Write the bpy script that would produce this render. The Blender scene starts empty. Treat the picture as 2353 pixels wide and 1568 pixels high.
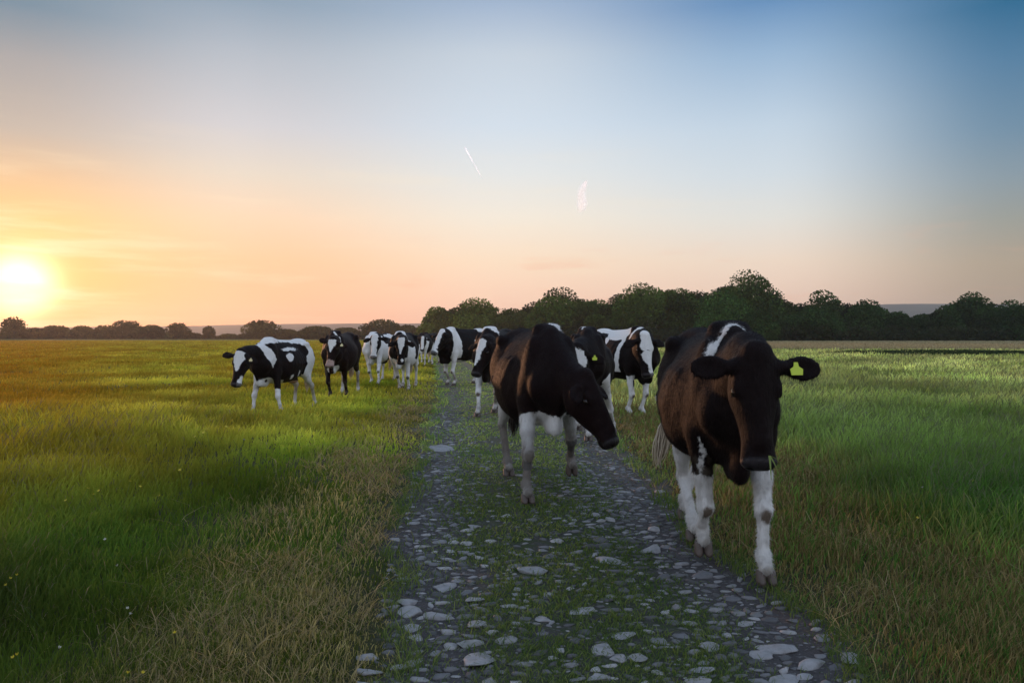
import bpy, math, random
import numpy as np
from mathutils import Vector, Matrix

# ------------------------------------------------------------------ camera, world, sun, exposure
SC = bpy.context.scene
COL = SC.collection
CAM_H, HOR, FPX, CX = 1.30, 772.0, 1760.0, 1176.0     # camera height (m), horizon row, focal length and centre column of the photo

cam_data = bpy.data.cameras.new('camera')
cam = bpy.data.objects.new('camera', cam_data)
COL.objects.link(cam)
cam_data.sensor_width = 36.0
cam_data.lens = FPX / 2352.0 * 36.0
cam_data.clip_start = 0.05
cam_data.clip_end = 20000.0
cam.location = (0, 0, CAM_H)
cam.rotation_euler = (math.radians(90.0) - math.atan((784.0 - HOR) / FPX), 0, 0)
SC.camera = cam
SC.cycles.use_denoising = True
SC.cycles.max_bounces = 8
SC.cycles.volume_bounces = 1
SC.cycles.transparent_max_bounces = 12
SC.cycles.use_adaptive_sampling = True
SC.view_settings.view_transform = 'Standard'
SC.view_settings.look = 'None'
SC.view_settings.exposure = 0.0
SC.view_settings.gamma = 1.0

SUN_AZ = math.degrees(math.atan((44.0 - CX) / FPX))      # degrees from +Y towards +X
SUN_EL = 3.2


def lin(c):
    return tuple(((v / 255.0) / 12.92 if v / 255.0 <= 0.04045 else ((v / 255.0 + 0.055) / 1.055) ** 2.4) for v in c)


class NT:
    """little helper around a node tree"""
    def __init__(self, tree):
        self.t = tree
        self.n = tree.nodes
        self.l = tree.links

    def new(self, kind, **kw):
        nd = self.n.new(kind)
        for k, v in kw.items():
            setattr(nd, k, v)
        return nd

    def put(self, sock, v):
        if v is None:
            return
        if isinstance(v, bpy.types.NodeSocket):
            self.l.new(v, sock)
        else:
            if hasattr(sock.default_value, '__len__') and not hasattr(v, '__len__'):
                v = (v,) * len(sock.default_value)
            if hasattr(v, '__len__') and len(v) == 3 and len(sock.default_value) == 4:
                v = tuple(v) + (1.0,)
            sock.default_value = v

    def math(self, op, a, b=None, c=None, clamp=False):
        nd = self.new('ShaderNodeMath', operation=op, use_clamp=clamp)
        self.put(nd.inputs[0], a)
        self.put(nd.inputs[1], b)
        self.put(nd.inputs[2], c)
        return nd.outputs[0]

    def mix(self, f, a, b, blend='MIX'):
        nd = self.new('ShaderNodeMix', data_type='RGBA', blend_type=blend)
        self.put(nd.inputs[0], f)
        self.put(nd.inputs[6], a)
        self.put(nd.inputs[7], b)
        return nd.outputs[2]

    def rng(self, v, a, b, c=0.0, d=1.0, smooth=False):
        nd = self.new('ShaderNodeMapRange')
        if smooth:
            nd.interpolation_type = 'SMOOTHSTEP'
        self.put(nd.inputs[0], v)
        for i, q in enumerate((a, b, c, d)):
            nd.inputs[i + 1].default_value = q
        return nd.outputs[0]

    def noise(self, vec, scale, detail=3.0, rough=0.5, out=0):
        nd = self.new('ShaderNodeTexNoise')
        if vec is not None:
            self.l.new(vec, nd.inputs['Vector'])
        nd.inputs['Scale'].default_value = scale
        nd.inputs['Detail'].default_value = detail
        nd.inputs['Roughness'].default_value = rough
        return nd.outputs[out]

    def ramp(self, v, stops):
        nd = self.new('ShaderNodeValToRGB')
        cr = nd.color_ramp
        while len(cr.elements) < len(stops):
            cr.elements.new(0.5)
        for e, (p, c) in zip(cr.elements, stops):
            e.position = p
            e.color = tuple(c) + (1.0,)
        self.put(nd.inputs[0], v)
        return nd.outputs[0]


def build_world():
    w = bpy.data.worlds.new('World')
    SC.world = w
    w.use_nodes = True
    T = NT(w.node_tree)
    T.n.clear()
    out = T.new('ShaderNodeOutputWorld')
    co = T.new('ShaderNodeTexCoord').outputs['Generated']
    nrm = T.new('ShaderNodeVectorMath', operation='NORMALIZE')
    T.l.new(co, nrm.inputs[0])
    sep = T.new('ShaderNodeSeparateXYZ')
    T.l.new(nrm.outputs[0], sep.inputs[0])
    x, y, z = sep.outputs
    az = T.math('MULTIPLY', T.math('ARCTAN2', x, y), 180 / math.pi)
    el = T.math('MULTIPLY', T.math('ARCSINE', z), 1.0 / (math.pi / 2))      # 0..1 = 0..90 degrees
    # evening sky colours by azimuth column and elevation
    rows = [0, 125, 290, 400, 500, 600, 700, 772]
    tab = {
        0: [(101, 135, 157), (156, 159, 163), (181, 174, 167), (219, 184, 146), (225, 194, 131), (242, 184, 112), (246, 160, 78), (236, 132, 70)],
        588: [(136, 160, 181), (176, 187, 199), (205, 207, 213), (226, 216, 202), (244, 214, 184), (249, 199, 156), (250, 183, 142), (243, 162, 134)],
        1176: [(155, 178, 206), (196, 209, 222), (209, 223, 236), (228, 232, 232), (245, 236, 221), (254, 227, 199), (257, 213, 187), (249, 195, 173)],
        1764: [(96, 141, 187), (151, 182, 212), (195, 213, 229), (211, 222, 230), (229, 228, 222), (244, 222, 202), (246, 210, 189), (232, 195, 176)],
        2352: [(28, 102, 143), (75, 123, 159), (107, 140, 165), (133, 152, 164), (153, 156, 149), (175, 159, 138), (173, 151, 128), (159, 139, 121)],
    }
    ZEN = (0.30, 0.42, 0.62)
    ramps = {}
    for px, cols in tab.items():
        st = []
        for r, c in zip(rows, cols):
            e = math.degrees(math.atan((HOR - r) / math.hypot(FPX, px - CX)))
            st.append((max(e, 0) / 90.0, lin(c)))
        st.sort(key=lambda q: q[0])
        st.append((45 / 90.0, ZEN))
        st.append((1.0, ZEN))
        ramps[px] = T.ramp(el, st)
    back = T.ramp(el, [(0.0, (0.62, 0.60, 0.66)), (12 / 90, (0.80, 0.82, 0.95)), (35 / 90, (0.85, 0.98, 1.2)), (60 / 90, (0.55, 0.72, 1.0)), (1.0, ZEN)])
    c = back
    seq = [(-120, -72, ramps[1176]), (-68, -50, ramps[588]), (-50, -33.7, ramps[0]), (-33.7, -18.5, ramps[588]), (-18.5, 0, ramps[1176]),
           (0, 18.5, ramps[1764]), (18.5, 33.7, ramps[2352]), (36, 85, back)]
    for a, b, col in seq:
        c = T.mix(T.rng(az, a, b, smooth=True), c, col)
    # glow round the low sun
    s_az, s_el = math.radians(SUN_AZ), math.radians(SUN_EL)
    sd = (math.sin(s_az) * math.cos(s_el), math.cos(s_az) * math.cos(s_el), math.sin(s_el))
    dot = T.new('ShaderNodeVectorMath', operation='DOT_PRODUCT')
    T.l.new(nrm.outputs[0], dot.inputs[0])
    dot.inputs[1].default_value = sd
    ang = T.math('MULTIPLY', T.math('ARCCOSINE', T.math('MINIMUM', dot.outputs['Value'], 0.9999999)), 180 / math.pi)
    # streaky thin clouds: stretched noise in azimuth / elevation
    cv = T.new('ShaderNodeCombineXYZ')
    T.put(cv.inputs[0], T.math('MULTIPLY', az, 0.045))
    T.put(cv.inputs[1], T.math('MULTIPLY', el, 38.0))
    n1 = T.noise(cv.outputs[0], 1.4, 4.0, 0.55)
    cv2 = T.new('ShaderNodeCombineXYZ')
    T.put(cv2.inputs[0], T.math('ADD', T.math('MULTIPLY', az, 0.11), 7.3))
    T.put(cv2.inputs[1], T.math('MULTIPLY', el, 50.0))
    n2 = T.noise(cv2.outputs[0], 1.1, 4.0, 0.6)
    low = T.rng(el, 0.0, 0.02)
    high = T.rng(el, 0.17, 0.06)
    wisp = T.math('MULTIPLY', T.math('MULTIPLY', T.math('MULTIPLY', T.rng(n1, 0.52, 0.72, smooth=True), low), high), T.rng(az, 22.0, 2.0))
    c = T.mix(T.math('MULTIPLY', wisp, 0.35), c, lin((255, 236, 205)))
    dusk = T.math('MULTIPLY', T.math('MULTIPLY', T.rng(n2, 0.55, 0.75, smooth=True), T.rng(el, 0.015, 0.03)), T.rng(el, 0.10, 0.05))
    c = T.mix(T.math('MULTIPLY', dusk, 0.30), c, lin((244, 176, 142)))

    def glow(amp, width, colour, p=1.0):
        v = T.math('MULTIPLY', T.math('EXPONENT', T.math('MULTIPLY', T.math('POWER', T.math('DIVIDE', ang, width), p), -1.0)), amp)
        g = T.new('ShaderNodeVectorMath', operation='SCALE')
        g.inputs[0].default_value = colour
        T.l.new(v, g.inputs[3])
        return g.outputs[0]

    for amp, wd, colr, p in ((2.4, 1.75, (1.0, 0.88, 0.58), 2.2), (0.38, 3.3, (1.0, 0.44, 0.03), 1.5)):
        c = T.mix(1.0, c, glow(amp, wd, colr, p), 'ADD')
    # bright cloud bars above the sun
    bars = T.math('MULTIPLY', T.rng(n1, 0.45, 0.62, smooth=True), T.math('EXPONENT', T.math('MULTIPLY', T.math('POWER', T.math('DIVIDE', ang, 5.0), 2.0), -1.0)))
    c = T.mix(T.math('MULTIPLY', bars, 0.7), c, (1.0, 0.93, 0.66))
    # below the horizon: dull earth
    c = T.mix(T.rng(el, 0.0, -0.012), c, (0.06, 0.06, 0.045))
    bg = T.new('ShaderNodeBackground')
    T.put(bg.inputs[0], c)
    bg.inputs[1].default_value = 1.0
    sky = T.new('ShaderNodeTexSky')
    sky.sky_type = 'NISHITA'
    sky.sun_disc = False
    sky.sun_elevation = math.radians(SUN_EL)
    sky.sun_rotation = math.radians(SUN_AZ)
    bg2 = T.new('ShaderNodeBackground')
    T.l.new(sky.outputs[0], bg2.inputs[0])
    bg2.inputs[1].default_value = 0.010
    add = T.new('ShaderNodeAddShader')
    T.l.new(bg.outputs[0], add.inputs[0])
    T.l.new(bg2.outputs[0], add.inputs[1])
    T.l.new(add.outputs[0], out.inputs[0])
    w.cycles.sampling_method = 'MANUAL'
    w.cycles.sample_map_resolution = 1024


build_world()

sun_data = bpy.data.lights.new('sun', 'SUN')
sun = bpy.data.objects.new('sun', sun_data)
COL.objects.link(sun)
sun_data.energy = 2.0
sun_data.angle = math.radians(0.6)
sun_data.color = (1.0, 0.47, 0.24)
_d = Vector((math.sin(math.radians(SUN_AZ)) * math.cos(math.radians(SUN_EL)), math.cos(math.radians(SUN_AZ)) * math.cos(math.radians(SUN_EL)), math.sin(math.radians(SUN_EL))))
sun.rotation_euler = _d.to_track_quat('Z', 'Y').to_euler()
#@@ helpers
RNG = np.random.default_rng(7)
random.seed(7)


def tag(o, label=None, cat=None, group=None, kind=None):
    if label:
        o['label'] = label
    if cat:
        o['category'] = cat
    if group:
        o['group'] = group
    if kind:
        o['kind'] = kind
    return o


def empty(name, loc, rz=0.0, s=1.0):
    o = bpy.data.objects.new(name, None)
    o.location = loc
    o.rotation_euler = (0, 0, rz)
    o.scale = (s, s, s)
    o.empty_display_size = 0.2
    COL.objects.link(o)
    return o


def mesh_obj(name, V, F, mat, parent=None, smooth=True, attrs=None):
    """V (n,3) float array; F (m,k) int array of equal-size faces or list of such arrays"""
    V = np.asarray(V, dtype=np.float32)
    Fs = F if isinstance(F, list) else [F]
    Fs = [np.asarray(f, dtype=np.int32) for f in Fs if len(f)]
    me = bpy.data.meshes.new(name)
    me.vertices.add(len(V))
    me.vertices.foreach_set('co', V.ravel())
    loops = np.concatenate([f.ravel() for f in Fs])
    sizes = np.concatenate([np.full(len(f), f.shape[1], np.int32) for f in Fs])
    starts = np.concatenate([[0], np.cumsum(sizes)[:-1]]).astype(np.int32)
    me.loops.add(len(loops))
    me.loops.foreach_set('vertex_index', loops)
    me.polygons.add(len(sizes))
    me.polygons.foreach_set('loop_start', starts)
    me.polygons.foreach_set('loop_total', sizes)
    me.polygons.foreach_set('use_smooth', np.full(len(sizes), smooth))
    me.update(calc_edges=True)
    for k, a in (attrs or {}).items():
        a = np.asarray(a, dtype=np.float32)
        if a.ndim == 1:
            at = me.attributes.new(k, 'FLOAT', 'POINT')
            at.data.foreach_set('value', a)
        else:
            if a.shape[1] == 3:
                a = np.concatenate([a, np.ones((len(a), 1), np.float32)], 1)
            at = me.attributes.new(k, 'FLOAT_COLOR', 'POINT')
            at.data.foreach_set('color', a.ravel())
    if mat is not None:
        me.materials.append(mat)
    o = bpy.data.objects.new(name, me)
    COL.objects.link(o)
    if parent is not None:
        o.parent = parent
    return o


def ground_at(px, py, z=0.0):
    d = (CAM_H - z) * FPX / (py - HOR)
    return ((px - CX) / FPX * d, d)


def at_depth(px, py, d):
    return Vector(((px - CX) / FPX * d, d, CAM_H - (py - HOR) / FPX * d))


_L = np.random.default_rng(99).random((256, 256))


def vnoise(x, y, s=1.0, seed=0):
    x = np.asarray(x) * s + seed * 17.31
    y = np.asarray(y) * s + seed * 9.73
    xi, yi = np.floor(x).astype(int), np.floor(y).astype(int)
    fx, fy = x - xi, y - yi
    fx = fx * fx * (3 - 2 * fx)
    fy = fy * fy * (3 - 2 * fy)
    g = lambda a, b: _L[a % 256, b % 256]
    return (g(xi, yi) * (1 - fx) + g(xi + 1, yi) * fx) * (1 - fy) + (g(xi, yi + 1) * (1 - fx) + g(xi + 1, yi + 1) * fx) * fy


def fbm(x, y, s=1.0, seed=0, n=3):
    v, a, t = 0, 1.0, 0
    for i in range(n):
        v = v + a * vnoise(x, y, s * 2 ** i, seed + i * 3)
        t += a
        a *= 0.5
    return v / t


def sstep(a, b, x):
    t = np.clip((np.asarray(x) - a) / (b - a), 0, 1)
    return t * t * (3 - 2 * t)


def material(name):
    m = bpy.data.materials.new(name)
    m.use_nodes = True
    T = NT(m.node_tree)
    T.n.clear()
    out = T.new('ShaderNodeOutputMaterial')
    return m, T, out


def principled(name, color, rough=0.6, bump=None, noise_amt=0.0, noise_scale=10.0, spec=0.5, sheen=0.0):
    m, T, out = material(name)
    p = T.new('ShaderNodeBsdfPrincipled')
    co = T.new('ShaderNodeTexCoord').outputs['Object']
    if noise_amt:
        n = T.noise(co, noise_scale, 5.0, 0.6)
        c = T.mix(n, tuple(v * (1 - noise_amt) for v in color), tuple(min(1, v * (1 + noise_amt)) for v in color))
        T.put(p.inputs['Base Color'], c)
    else:
        T.put(p.inputs['Base Color'], color)
    p.inputs['Roughness'].default_value = rough
    p.inputs['Specular IOR Level'].default_value = spec
    p.inputs['Sheen Weight'].default_value = sheen
    if bump:
        b = T.new('ShaderNodeBump')
        b.inputs['Strength'].default_value = bump[0]
        b.inputs['Distance'].default_value = bump[2]
        T.l.new(T.noise(co, bump[1], 4.0, 0.6), b.inputs['Height'])
        T.l.new(b.outputs[0], p.inputs['Normal'])
    T.l.new(p.outputs[0], out.inputs[0])
    return m
#@@ cows


def nrmv(v):
    v = np.asarray(v, float)
    return v / max(np.linalg.norm(v), 1e-9)


class Shape:
    """signed-distance body that is turned into one continuous mesh"""
    def __init__(self):
        self.pr = []

    def ell(self, c, r, R=None, k=0.05, reg='torso', lh=(0, 0), sub=False):
        c = np.asarray(c, float)
        r = np.asarray(r, float)
        R = np.eye(3) if R is None else np.asarray(R, float)      # columns = local axes
        ext = np.sqrt((R ** 2) @ (r ** 2))

        def f(P):
            q = (P - c) @ R
            k0 = np.sqrt(np.sum((q / r) ** 2, -1))
            k1 = np.sqrt(np.sum((q / (r * r)) ** 2, -1)) + 1e-6
            return k0 * (k0 - 1) / k1, None
        self.pr.append(dict(f=f, lo=c - ext, hi=c + ext, k=k, reg=reg, lh=lh, sub=sub))

    def cone(self, a, b, ra, rb, side=None, sq=1.0, k=0.03, reg='torso', lh=(0, 0)):
        a = np.asarray(a, float)
        b = np.asarray(b, float)
        m = max(ra, rb)
        s = None if side is None else nrmv(side)
        ab = b - a
        if s is not None:
            ab = ab + (1 / sq - 1) * np.dot(ab, s) * s
        L2 = float(np.dot(ab, ab)) + 1e-12

        def f(P):
            q = P - a
            if s is not None:
                q = q + ((1 / sq - 1) * (q @ s))[..., None] * s
            t = np.clip((q @ ab) / L2, 0, 1)
            d = np.linalg.norm(q - t[..., None] * ab, axis=-1) - (ra + (rb - ra) * t)
            return d * (sq ** 0.5), t
        self.pr.append(dict(f=f, lo=np.minimum(a, b) - m, hi=np.maximum(a, b) + m, k=k, reg=reg, lh=lh, sub=False))

    def loft(self, st, org, R, p=2.0, roof=0.0, under=0.0, k=0.05, reg='torso'):
        """st rows: x, half width, top, bottom, all along the local x axis"""
        st = np.asarray(st, float)
        org = np.asarray(org, float)
        R = np.asarray(R, float)
        xs = np.linspace(st[0, 0], st[-1, 0], 200)
        cols = []
        for j in (1, 2, 3):
            y = np.interp(xs, st[:, 0], st[:, j])
            ker = np.hanning(25)
            ker /= ker.sum()
            cols.append(np.convolve(np.pad(y, 12, mode='edge'), ker, mode='valid'))
        wd, tp, bt = cols
        L0, L1 = xs[0], xs[-1]
        m = max(np.abs(st[:, 1]).max(), np.abs(st[:, 2]).max(), np.abs(st[:, 3]).max())
        corners = np.array([[x, y, z] for x in (L0 - 0.02, L1 + 0.02) for y in (-wd.max(), wd.max()) for z in (bt.min(), tp.max())]) @ R.T + org

        def f(P):
            q = (P - org) @ R
            x, y, z = q[..., 0], q[..., 1], q[..., 2]
            w = np.interp(x, xs, wd)
            t = np.interp(x, xs, tp)
            b = np.interp(x, xs, bt)
            zc, h = (t + b) / 2, np.maximum((t - b) / 2, 1e-3)
            v = (z - zc) / h
            we = w * (1 - roof * np.clip(v, 0, 1.2) ** 1.5 - under * np.clip(-v, 0, 1.2) ** 1.5)
            we = np.maximum(we, 1e-3)
            ay, av = np.abs(y / we), np.abs(v)
            k0 = (ay ** p + av ** p) ** (1 / p) + 1e-6
            g = np.sqrt((ay ** (p - 1) / we) ** 2 + (av ** (p - 1) / h) ** 2) / k0 ** (p - 1) + 1e-6
            d = (k0 - 1) / g
            dx = np.maximum(L0 - x, x - L1)
            r = 0.03
            ux, ud = np.maximum(dx + r, 0), np.maximum(d + r, 0)
            return np.sqrt(ux ** 2 + ud ** 2) - r + np.minimum(np.maximum(dx, d) + r, 0), None
        self.pr.append(dict(f=f, lo=corners.min(0), hi=corners.max(0), k=k, reg=reg, lh=(0, 0), sub=False))

    def mesh(self, h):
        add = [p for p in self.pr if not p['sub']]
        lo = np.min([p['lo'] for p in add], 0) - 3 * h
        hi = np.max([p['hi'] for p in add], 0) + 3 * h
        n = np.ceil((hi - lo) / h).astype(int) + 1
        D = np.full(n, 1.0, np.float32)
        ax = [lo[i] + h * np.arange(n[i]) for i in range(3)]
        for p in self.pr:
            mg = p['k'] + 3 * h
            i0 = np.clip(np.floor((p['lo'] - mg - lo) / h).astype(int), 0, n)
            i1 = np.clip(np.ceil((p['hi'] + mg - lo) / h).astype(int) + 1, 0, n)
            if np.any(i1 <= i0):
                continue
            G = np.stack(np.meshgrid(*[ax[i][i0[i]:i1[i]] for i in range(3)], indexing='ij'), -1)
            d, _ = p['f'](G)
            S = D[i0[0]:i1[0], i0[1]:i1[1], i0[2]:i1[2]]
            k = p['k']
            if p['sub']:
                d = -d
                hh = np.maximum(k - np.abs(S - d), 0) / k
                S[...] = np.maximum(S, d) + hh * hh * k / 4
            else:
                hh = np.maximum(k - np.abs(S - d), 0) / k
                S[...] = np.minimum(S, d) - hh * hh * k / 4
        return self._nets(D, lo, h)

    @staticmethod
    def _nets(D, lo, h):
        ins = D < 0
        c = np.zeros(np.array(D.shape) - 1, np.int8)
        for dx in (0, 1):
            for dy in (0, 1):
                for dz in (0, 1):
                    c += ins[dx:dx + c.shape[0], dy:dy + c.shape[1], dz:dz + c.shape[2]]
        act = (c > 0) & (c < 8)
        idx = np.argwhere(act)
        vid = np.full(c.shape, -1, np.int32)
        vid[act] = np.arange(len(idx))
        acc = np.zeros((len(idx), 3))
        cnt = np.zeros(len(idx))
        cor = [(a, b, e) for a in (0, 1) for b in (0, 1) for e in (0, 1)]
        val = {q: D[idx[:, 0] + q[0], idx[:, 1] + q[1], idx[:, 2] + q[2]] for q in cor}
        for q in cor:
            for axis in range(3):
                if q[axis] == 0:
                    q2 = tuple(1 if i == axis else q[i] for i in range(3))
                    a, b = val[q], val[q2]
                    m = (a < 0) != (b < 0)
                    t = np.where(m, a / np.where(m, a - b, 1), 0)
                    P = np.array(q, float)[None, :].repeat(len(idx), 0)
                    P[:, axis] += t
                    acc[m] += P[m]
                    cnt[m] += 1
        V = lo + h * (idx + acc / cnt[:, None])
        quads = []
        for axis in range(3):
            sl0 = [slice(1, -1)] * 3
            a = [slice(None)] * 3
            b = [slice(None)] * 3
            a[axis] = slice(0, -1)
            b[axis] = slice(1, None)
            ch = ins[tuple(a)] != ins[tuple(b)]
            e = np.argwhere(ch)
            u, v = (axis + 1) % 3, (axis + 2) % 3
            ok = (e[:, u] > 0) & (e[:, v] > 0) & (e[:, u] < D.shape[u] - 1) & (e[:, v] < D.shape[v] - 1)
            e = e[ok]
            flip = ins[tuple(a)][e[:, 0], e[:, 1], e[:, 2]]

            def cell(du, dv):
                q = e.copy()
                q[:, u] += du
                q[:, v] += dv
                return vid[q[:, 0], q[:, 1], q[:, 2]]
            Q = np.stack([cell(-1, -1), cell(0, -1), cell(0, 0), cell(-1, 0)], 1)
            Q[~flip] = Q[~flip][:, ::-1]
            quads.append(Q)
        return V, np.concatenate(quads)

    def classify(self, V):
        best = np.full(len(V), 1e9)
        reg = np.zeros(len(V), int)
        lh = np.full(len(V), 9.0)
        names = []
        for i, p in enumerate(self.pr):
            names.append(p['reg'])
            if p['sub']:
                continue
            d, t = p['f'](V)
            m = d < best
            best[m] = d[m]
            reg[m] = i
            if p['reg'] in ('FL', 'FR', 'HL', 'HR') and t is not None:
                lh[m] = (p['lh'][0] + (p['lh'][1] - p['lh'][0]) * t)[m]
            elif p['reg'] in ('FL', 'FR', 'HL', 'HR'):
                lh[m] = p['lh'][0]
            else:
                lh[m] = 9.0
        return np.array(names)[reg], lh


def ik(A, B, l1, l2, bend, plane=(0, 1, 0)):
    """middle joint between A and B, bent towards +bend"""
    A, B = np.asarray(A, float), np.asarray(B, float)
    d = np.linalg.norm(B - A)
    if l1 + l2 < d * 1.004:
        s = d * 1.004 / (l1 + l2)
        l1, l2 = l1 * s, l2 * s
    a = (l1 * l1 - l2 * l2 + d * d) / (2 * d)
    hgt = math.sqrt(max(l1 * l1 - a * a, 0))
    u = (B - A) / d
    n = np.asarray(bend, float)
    n = nrmv(n - np.dot(n, u) * u)
    return A + u * a + n * hgt


def coat_material():
    m, T, out = material('cow_coat')
    co = T.new('ShaderNodeTexCoord').outputs['Object']
    at = T.new('ShaderNodeAttribute', attribute_name='paint')
    ti = T.new('ShaderNodeAttribute', attribute_name='tint')
    br = T.new('ShaderNodeAttribute', attribute_name='brown')
    n = T.noise(co, 55.0, 3.0, 0.6)
    n2 = T.noise(co, 9.0, 3.0, 0.6)
    f = T.math('ADD', at.outputs['Fac'], T.math('MULTIPLY', T.math('SUBTRACT', n, 0.5), 0.022))
    f = T.math('ADD', f, T.math('MULTIPLY', T.math('SUBTRACT', n2, 0.5), 0.085))
    mask = T.rng(f, -0.004, 0.004)
    # hair streaks running down and back
    mp = T.new('ShaderNodeMapping')
    T.l.new(co, mp.inputs[0])
    mp.inputs['Scale'].default_value = (60, 60, 9)
    st = T.noise(mp.outputs[0], 1.6, 4.0, 0.65)
    dark = T.mix(st, (0.0025, 0.0018, 0.002), (0.010, 0.007, 0.007))
    dark = T.mix(br.outputs['Fac'], dark, T.mix(st, (0.004, 0.0014, 0.0013), (0.019, 0.0056, 0.0052)))
    white = T.mix(st, (0.52, 0.52, 0.51), (0.80, 0.79, 0.77))
    c = T.mix(mask, dark, white)
    c = T.mix(ti.outputs['Alpha'], c, ti.outputs['Color'])
    p = T.new('ShaderNodeBsdfPrincipled')
    T.put(p.inputs['Base Color'], c)
    wt = T.new('ShaderNodeAttribute', attribute_name='wet')
    T.put(p.inputs['Roughness'], T.rng(wt.outputs['Fac'], 0.0, 1.0, 0.6, 0.42))
    T.put(p.inputs['Specular IOR Level'], T.rng(wt.outputs['Fac'], 0.0, 1.0, 0.075, 0.22))
    p.inputs['Sheen Weight'].default_value = 0.02
    p.inputs['Sheen Roughness'].default_value = 0.35
    p.inputs['Sheen Tint'].default_value = (1.0, 0.93, 0.88, 1)
    b = T.new('ShaderNodeBump')
    b.inputs['Strength'].default_value = 0.7
    b.inputs['Distance'].default_value = 0.010
    T.put(b.inputs['Height'], T.math('ADD', st, T.math('MULTIPLY', T.noise(co, 14.0, 3.0), 1.6)))
    T.l.new(b.outputs[0], p.inputs['Normal'])
    T.l.new(p.outputs[0], out.inputs[0])
    return m


COAT = coat_material()
HOOF = principled('hoof_horn', (0.075, 0.055, 0.045), 0.6, (0.3, 60, 0.004), 0.4, 30)
EYE = principled('eye_gloss', (0.012, 0.007, 0.005), 0.08)
TAG = principled('yellow_tag_plastic', (0.44, 0.54, 0.03), 0.5)
TAG_PALE = principled('cream_tag_plastic', (0.62, 0.55, 0.28), 0.5)
TAIL_HAIR = principled('pale_tail_hair', (0.55, 0.46, 0.34), 0.7, noise_amt=0.3, noise_scale=30)
DARK_HAIR = principled('dark_tail_hair', (0.025, 0.017, 0.014), 0.6, noise_amt=0.3, noise_scale=30)


def ev(V, c, r):
    """ellipsoid field, positive inside, metres-like"""
    q = (V - np.asarray(c, float)) / np.asarray(r, float)
    return (1 - np.linalg.norm(q, axis=1)) * min(r)


def hoof_mesh(pos, yaw, pitch, s=1.0):
    """two claws; pos = centre of the coronet, frame: x forward, z up"""
    Vs, Fs, base = [], [], 0
    lv = [(0.0, 0.000, 0.024, 0.026), (-0.018, 0.006, 0.026, 0.032), (-0.048, 0.018, 0.028, 0.044), (-0.064, 0.024, 0.027, 0.047), (-0.066, 0.022, 0.018, 0.036)]
    for sd in (-1, 1):
        nr = 12
        V = []
        for z, x0, ry, rx in lv:
            for i in range(nr):
                a = 2 * math.pi * i / nr
                ca, sa = math.cos(a), math.sin(a)
                rr = 1.0 + (0.18 * max(ca, 0) ** 4)
                V.append((x0 + rx * ca * rr - 0.005, sd * (0.027 + 0.003 * ca) + ry * sa, z))
        V.append((0, sd * 0.027, 0.004))
        V.append((0.02, sd * 0.028, -0.066))
        F = []
        for j in range(len(lv) - 1):
            for i in range(nr):
                a, b = j * nr + i, j * nr + (i + 1) % nr
                F.append((a + nr, b + nr, b, a))
        tris = []
        t0, b0 = len(lv) * nr, len(lv) * nr + 1
        for i in range(nr):
            tris.append((t0, i, (i + 1) % nr))
            e = (len(lv) - 1) * nr
            tris.append((b0, e + (i + 1) % nr, e + i))
        Vs.append(np.array(V))
        Fs.append((np.array(F) + base, np.array(tris) + base))
        base += len(V)
    V = np.concatenate(Vs) * s
    cp, sp = math.cos(pitch), math.sin(pitch)
    R = np.array([[cp, 0, sp], [0, 1, 0], [-sp, 0, cp]])
    cy, sy = math.cos(yaw), math.sin(yaw)
    Rz = np.array([[cy, -sy, 0], [sy, cy, 0], [0, 0, 1]])
    V = V @ R.T @ Rz.T + np.asarray(pos)
    return V, [np.concatenate([f[0] for f in Fs]), np.concatenate([f[1] for f in Fs])]


def uv_sphere(c, r, R=None, nu=16, nv=10):
    V, F = [], []
    for j in range(nv + 1):
        th = math.pi * j / nv
        for i in range(nu):
            ph = 2 * math.pi * i / nu
            V.append((math.sin(th) * math.cos(ph), math.sin(th) * math.sin(ph), math.cos(th)))
    for j in range(nv):
        for i in range(nu):
            a, b = j * nu + i, j * nu + (i + 1) % nu
            F.append((a, b, b + nu, a + nu))
    V = np.array(V) * np.asarray(r)
    if R is not None:
        V = V @ np.asarray(R).T
    return V + np.asarray(c), np.array(F)


def strands(root, tip, n, spread, w0, seed, bend=0.05, segs=6):
    rg = np.random.default_rng(seed)
    root, tip = np.asarray(root, float), np.asarray(tip, float)
    Vs, Fs, base = [], [], 0
    for i in range(n):
        r = root + (rg.random(3) - 0.5) * spread * 0.35
        e = tip + (rg.random(3) - 0.5) * spread * np.array([1, 1, 1.2])
        e = r + (e - r) * (0.55 + 0.5 * rg.random())
        off = (rg.random(3) - 0.5) * bend * 2
        w = w0 * (0.6 + 0.8 * rg.random())
        for s in range(segs + 1):
            t = s / segs
            c = r * (1 - t) + e * t + off * math.sin(t * math.pi)
            ww = w * (0.5 + 1.2 * math.sin(math.pi * min(1, t + 0.15) * 0.9)) * (1 - t) ** 0.4 + 0.0004
            for k in range(3):
                a = 2 * math.pi * k / 3
                Vs.append(c + ww * np.array([math.cos(a), math.sin(a), 0]))
            if s:
                for k in range(3):
                    a0 = base + (s - 1) * 3 + k
                    b0 = base + (s - 1) * 3 + (k + 1) % 3
                    Fs.append((a0, b0, b0 + 3, a0 + 3))
        base += 3 * (segs + 1)
    return np.array(Vs), np.array(Fs)


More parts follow.
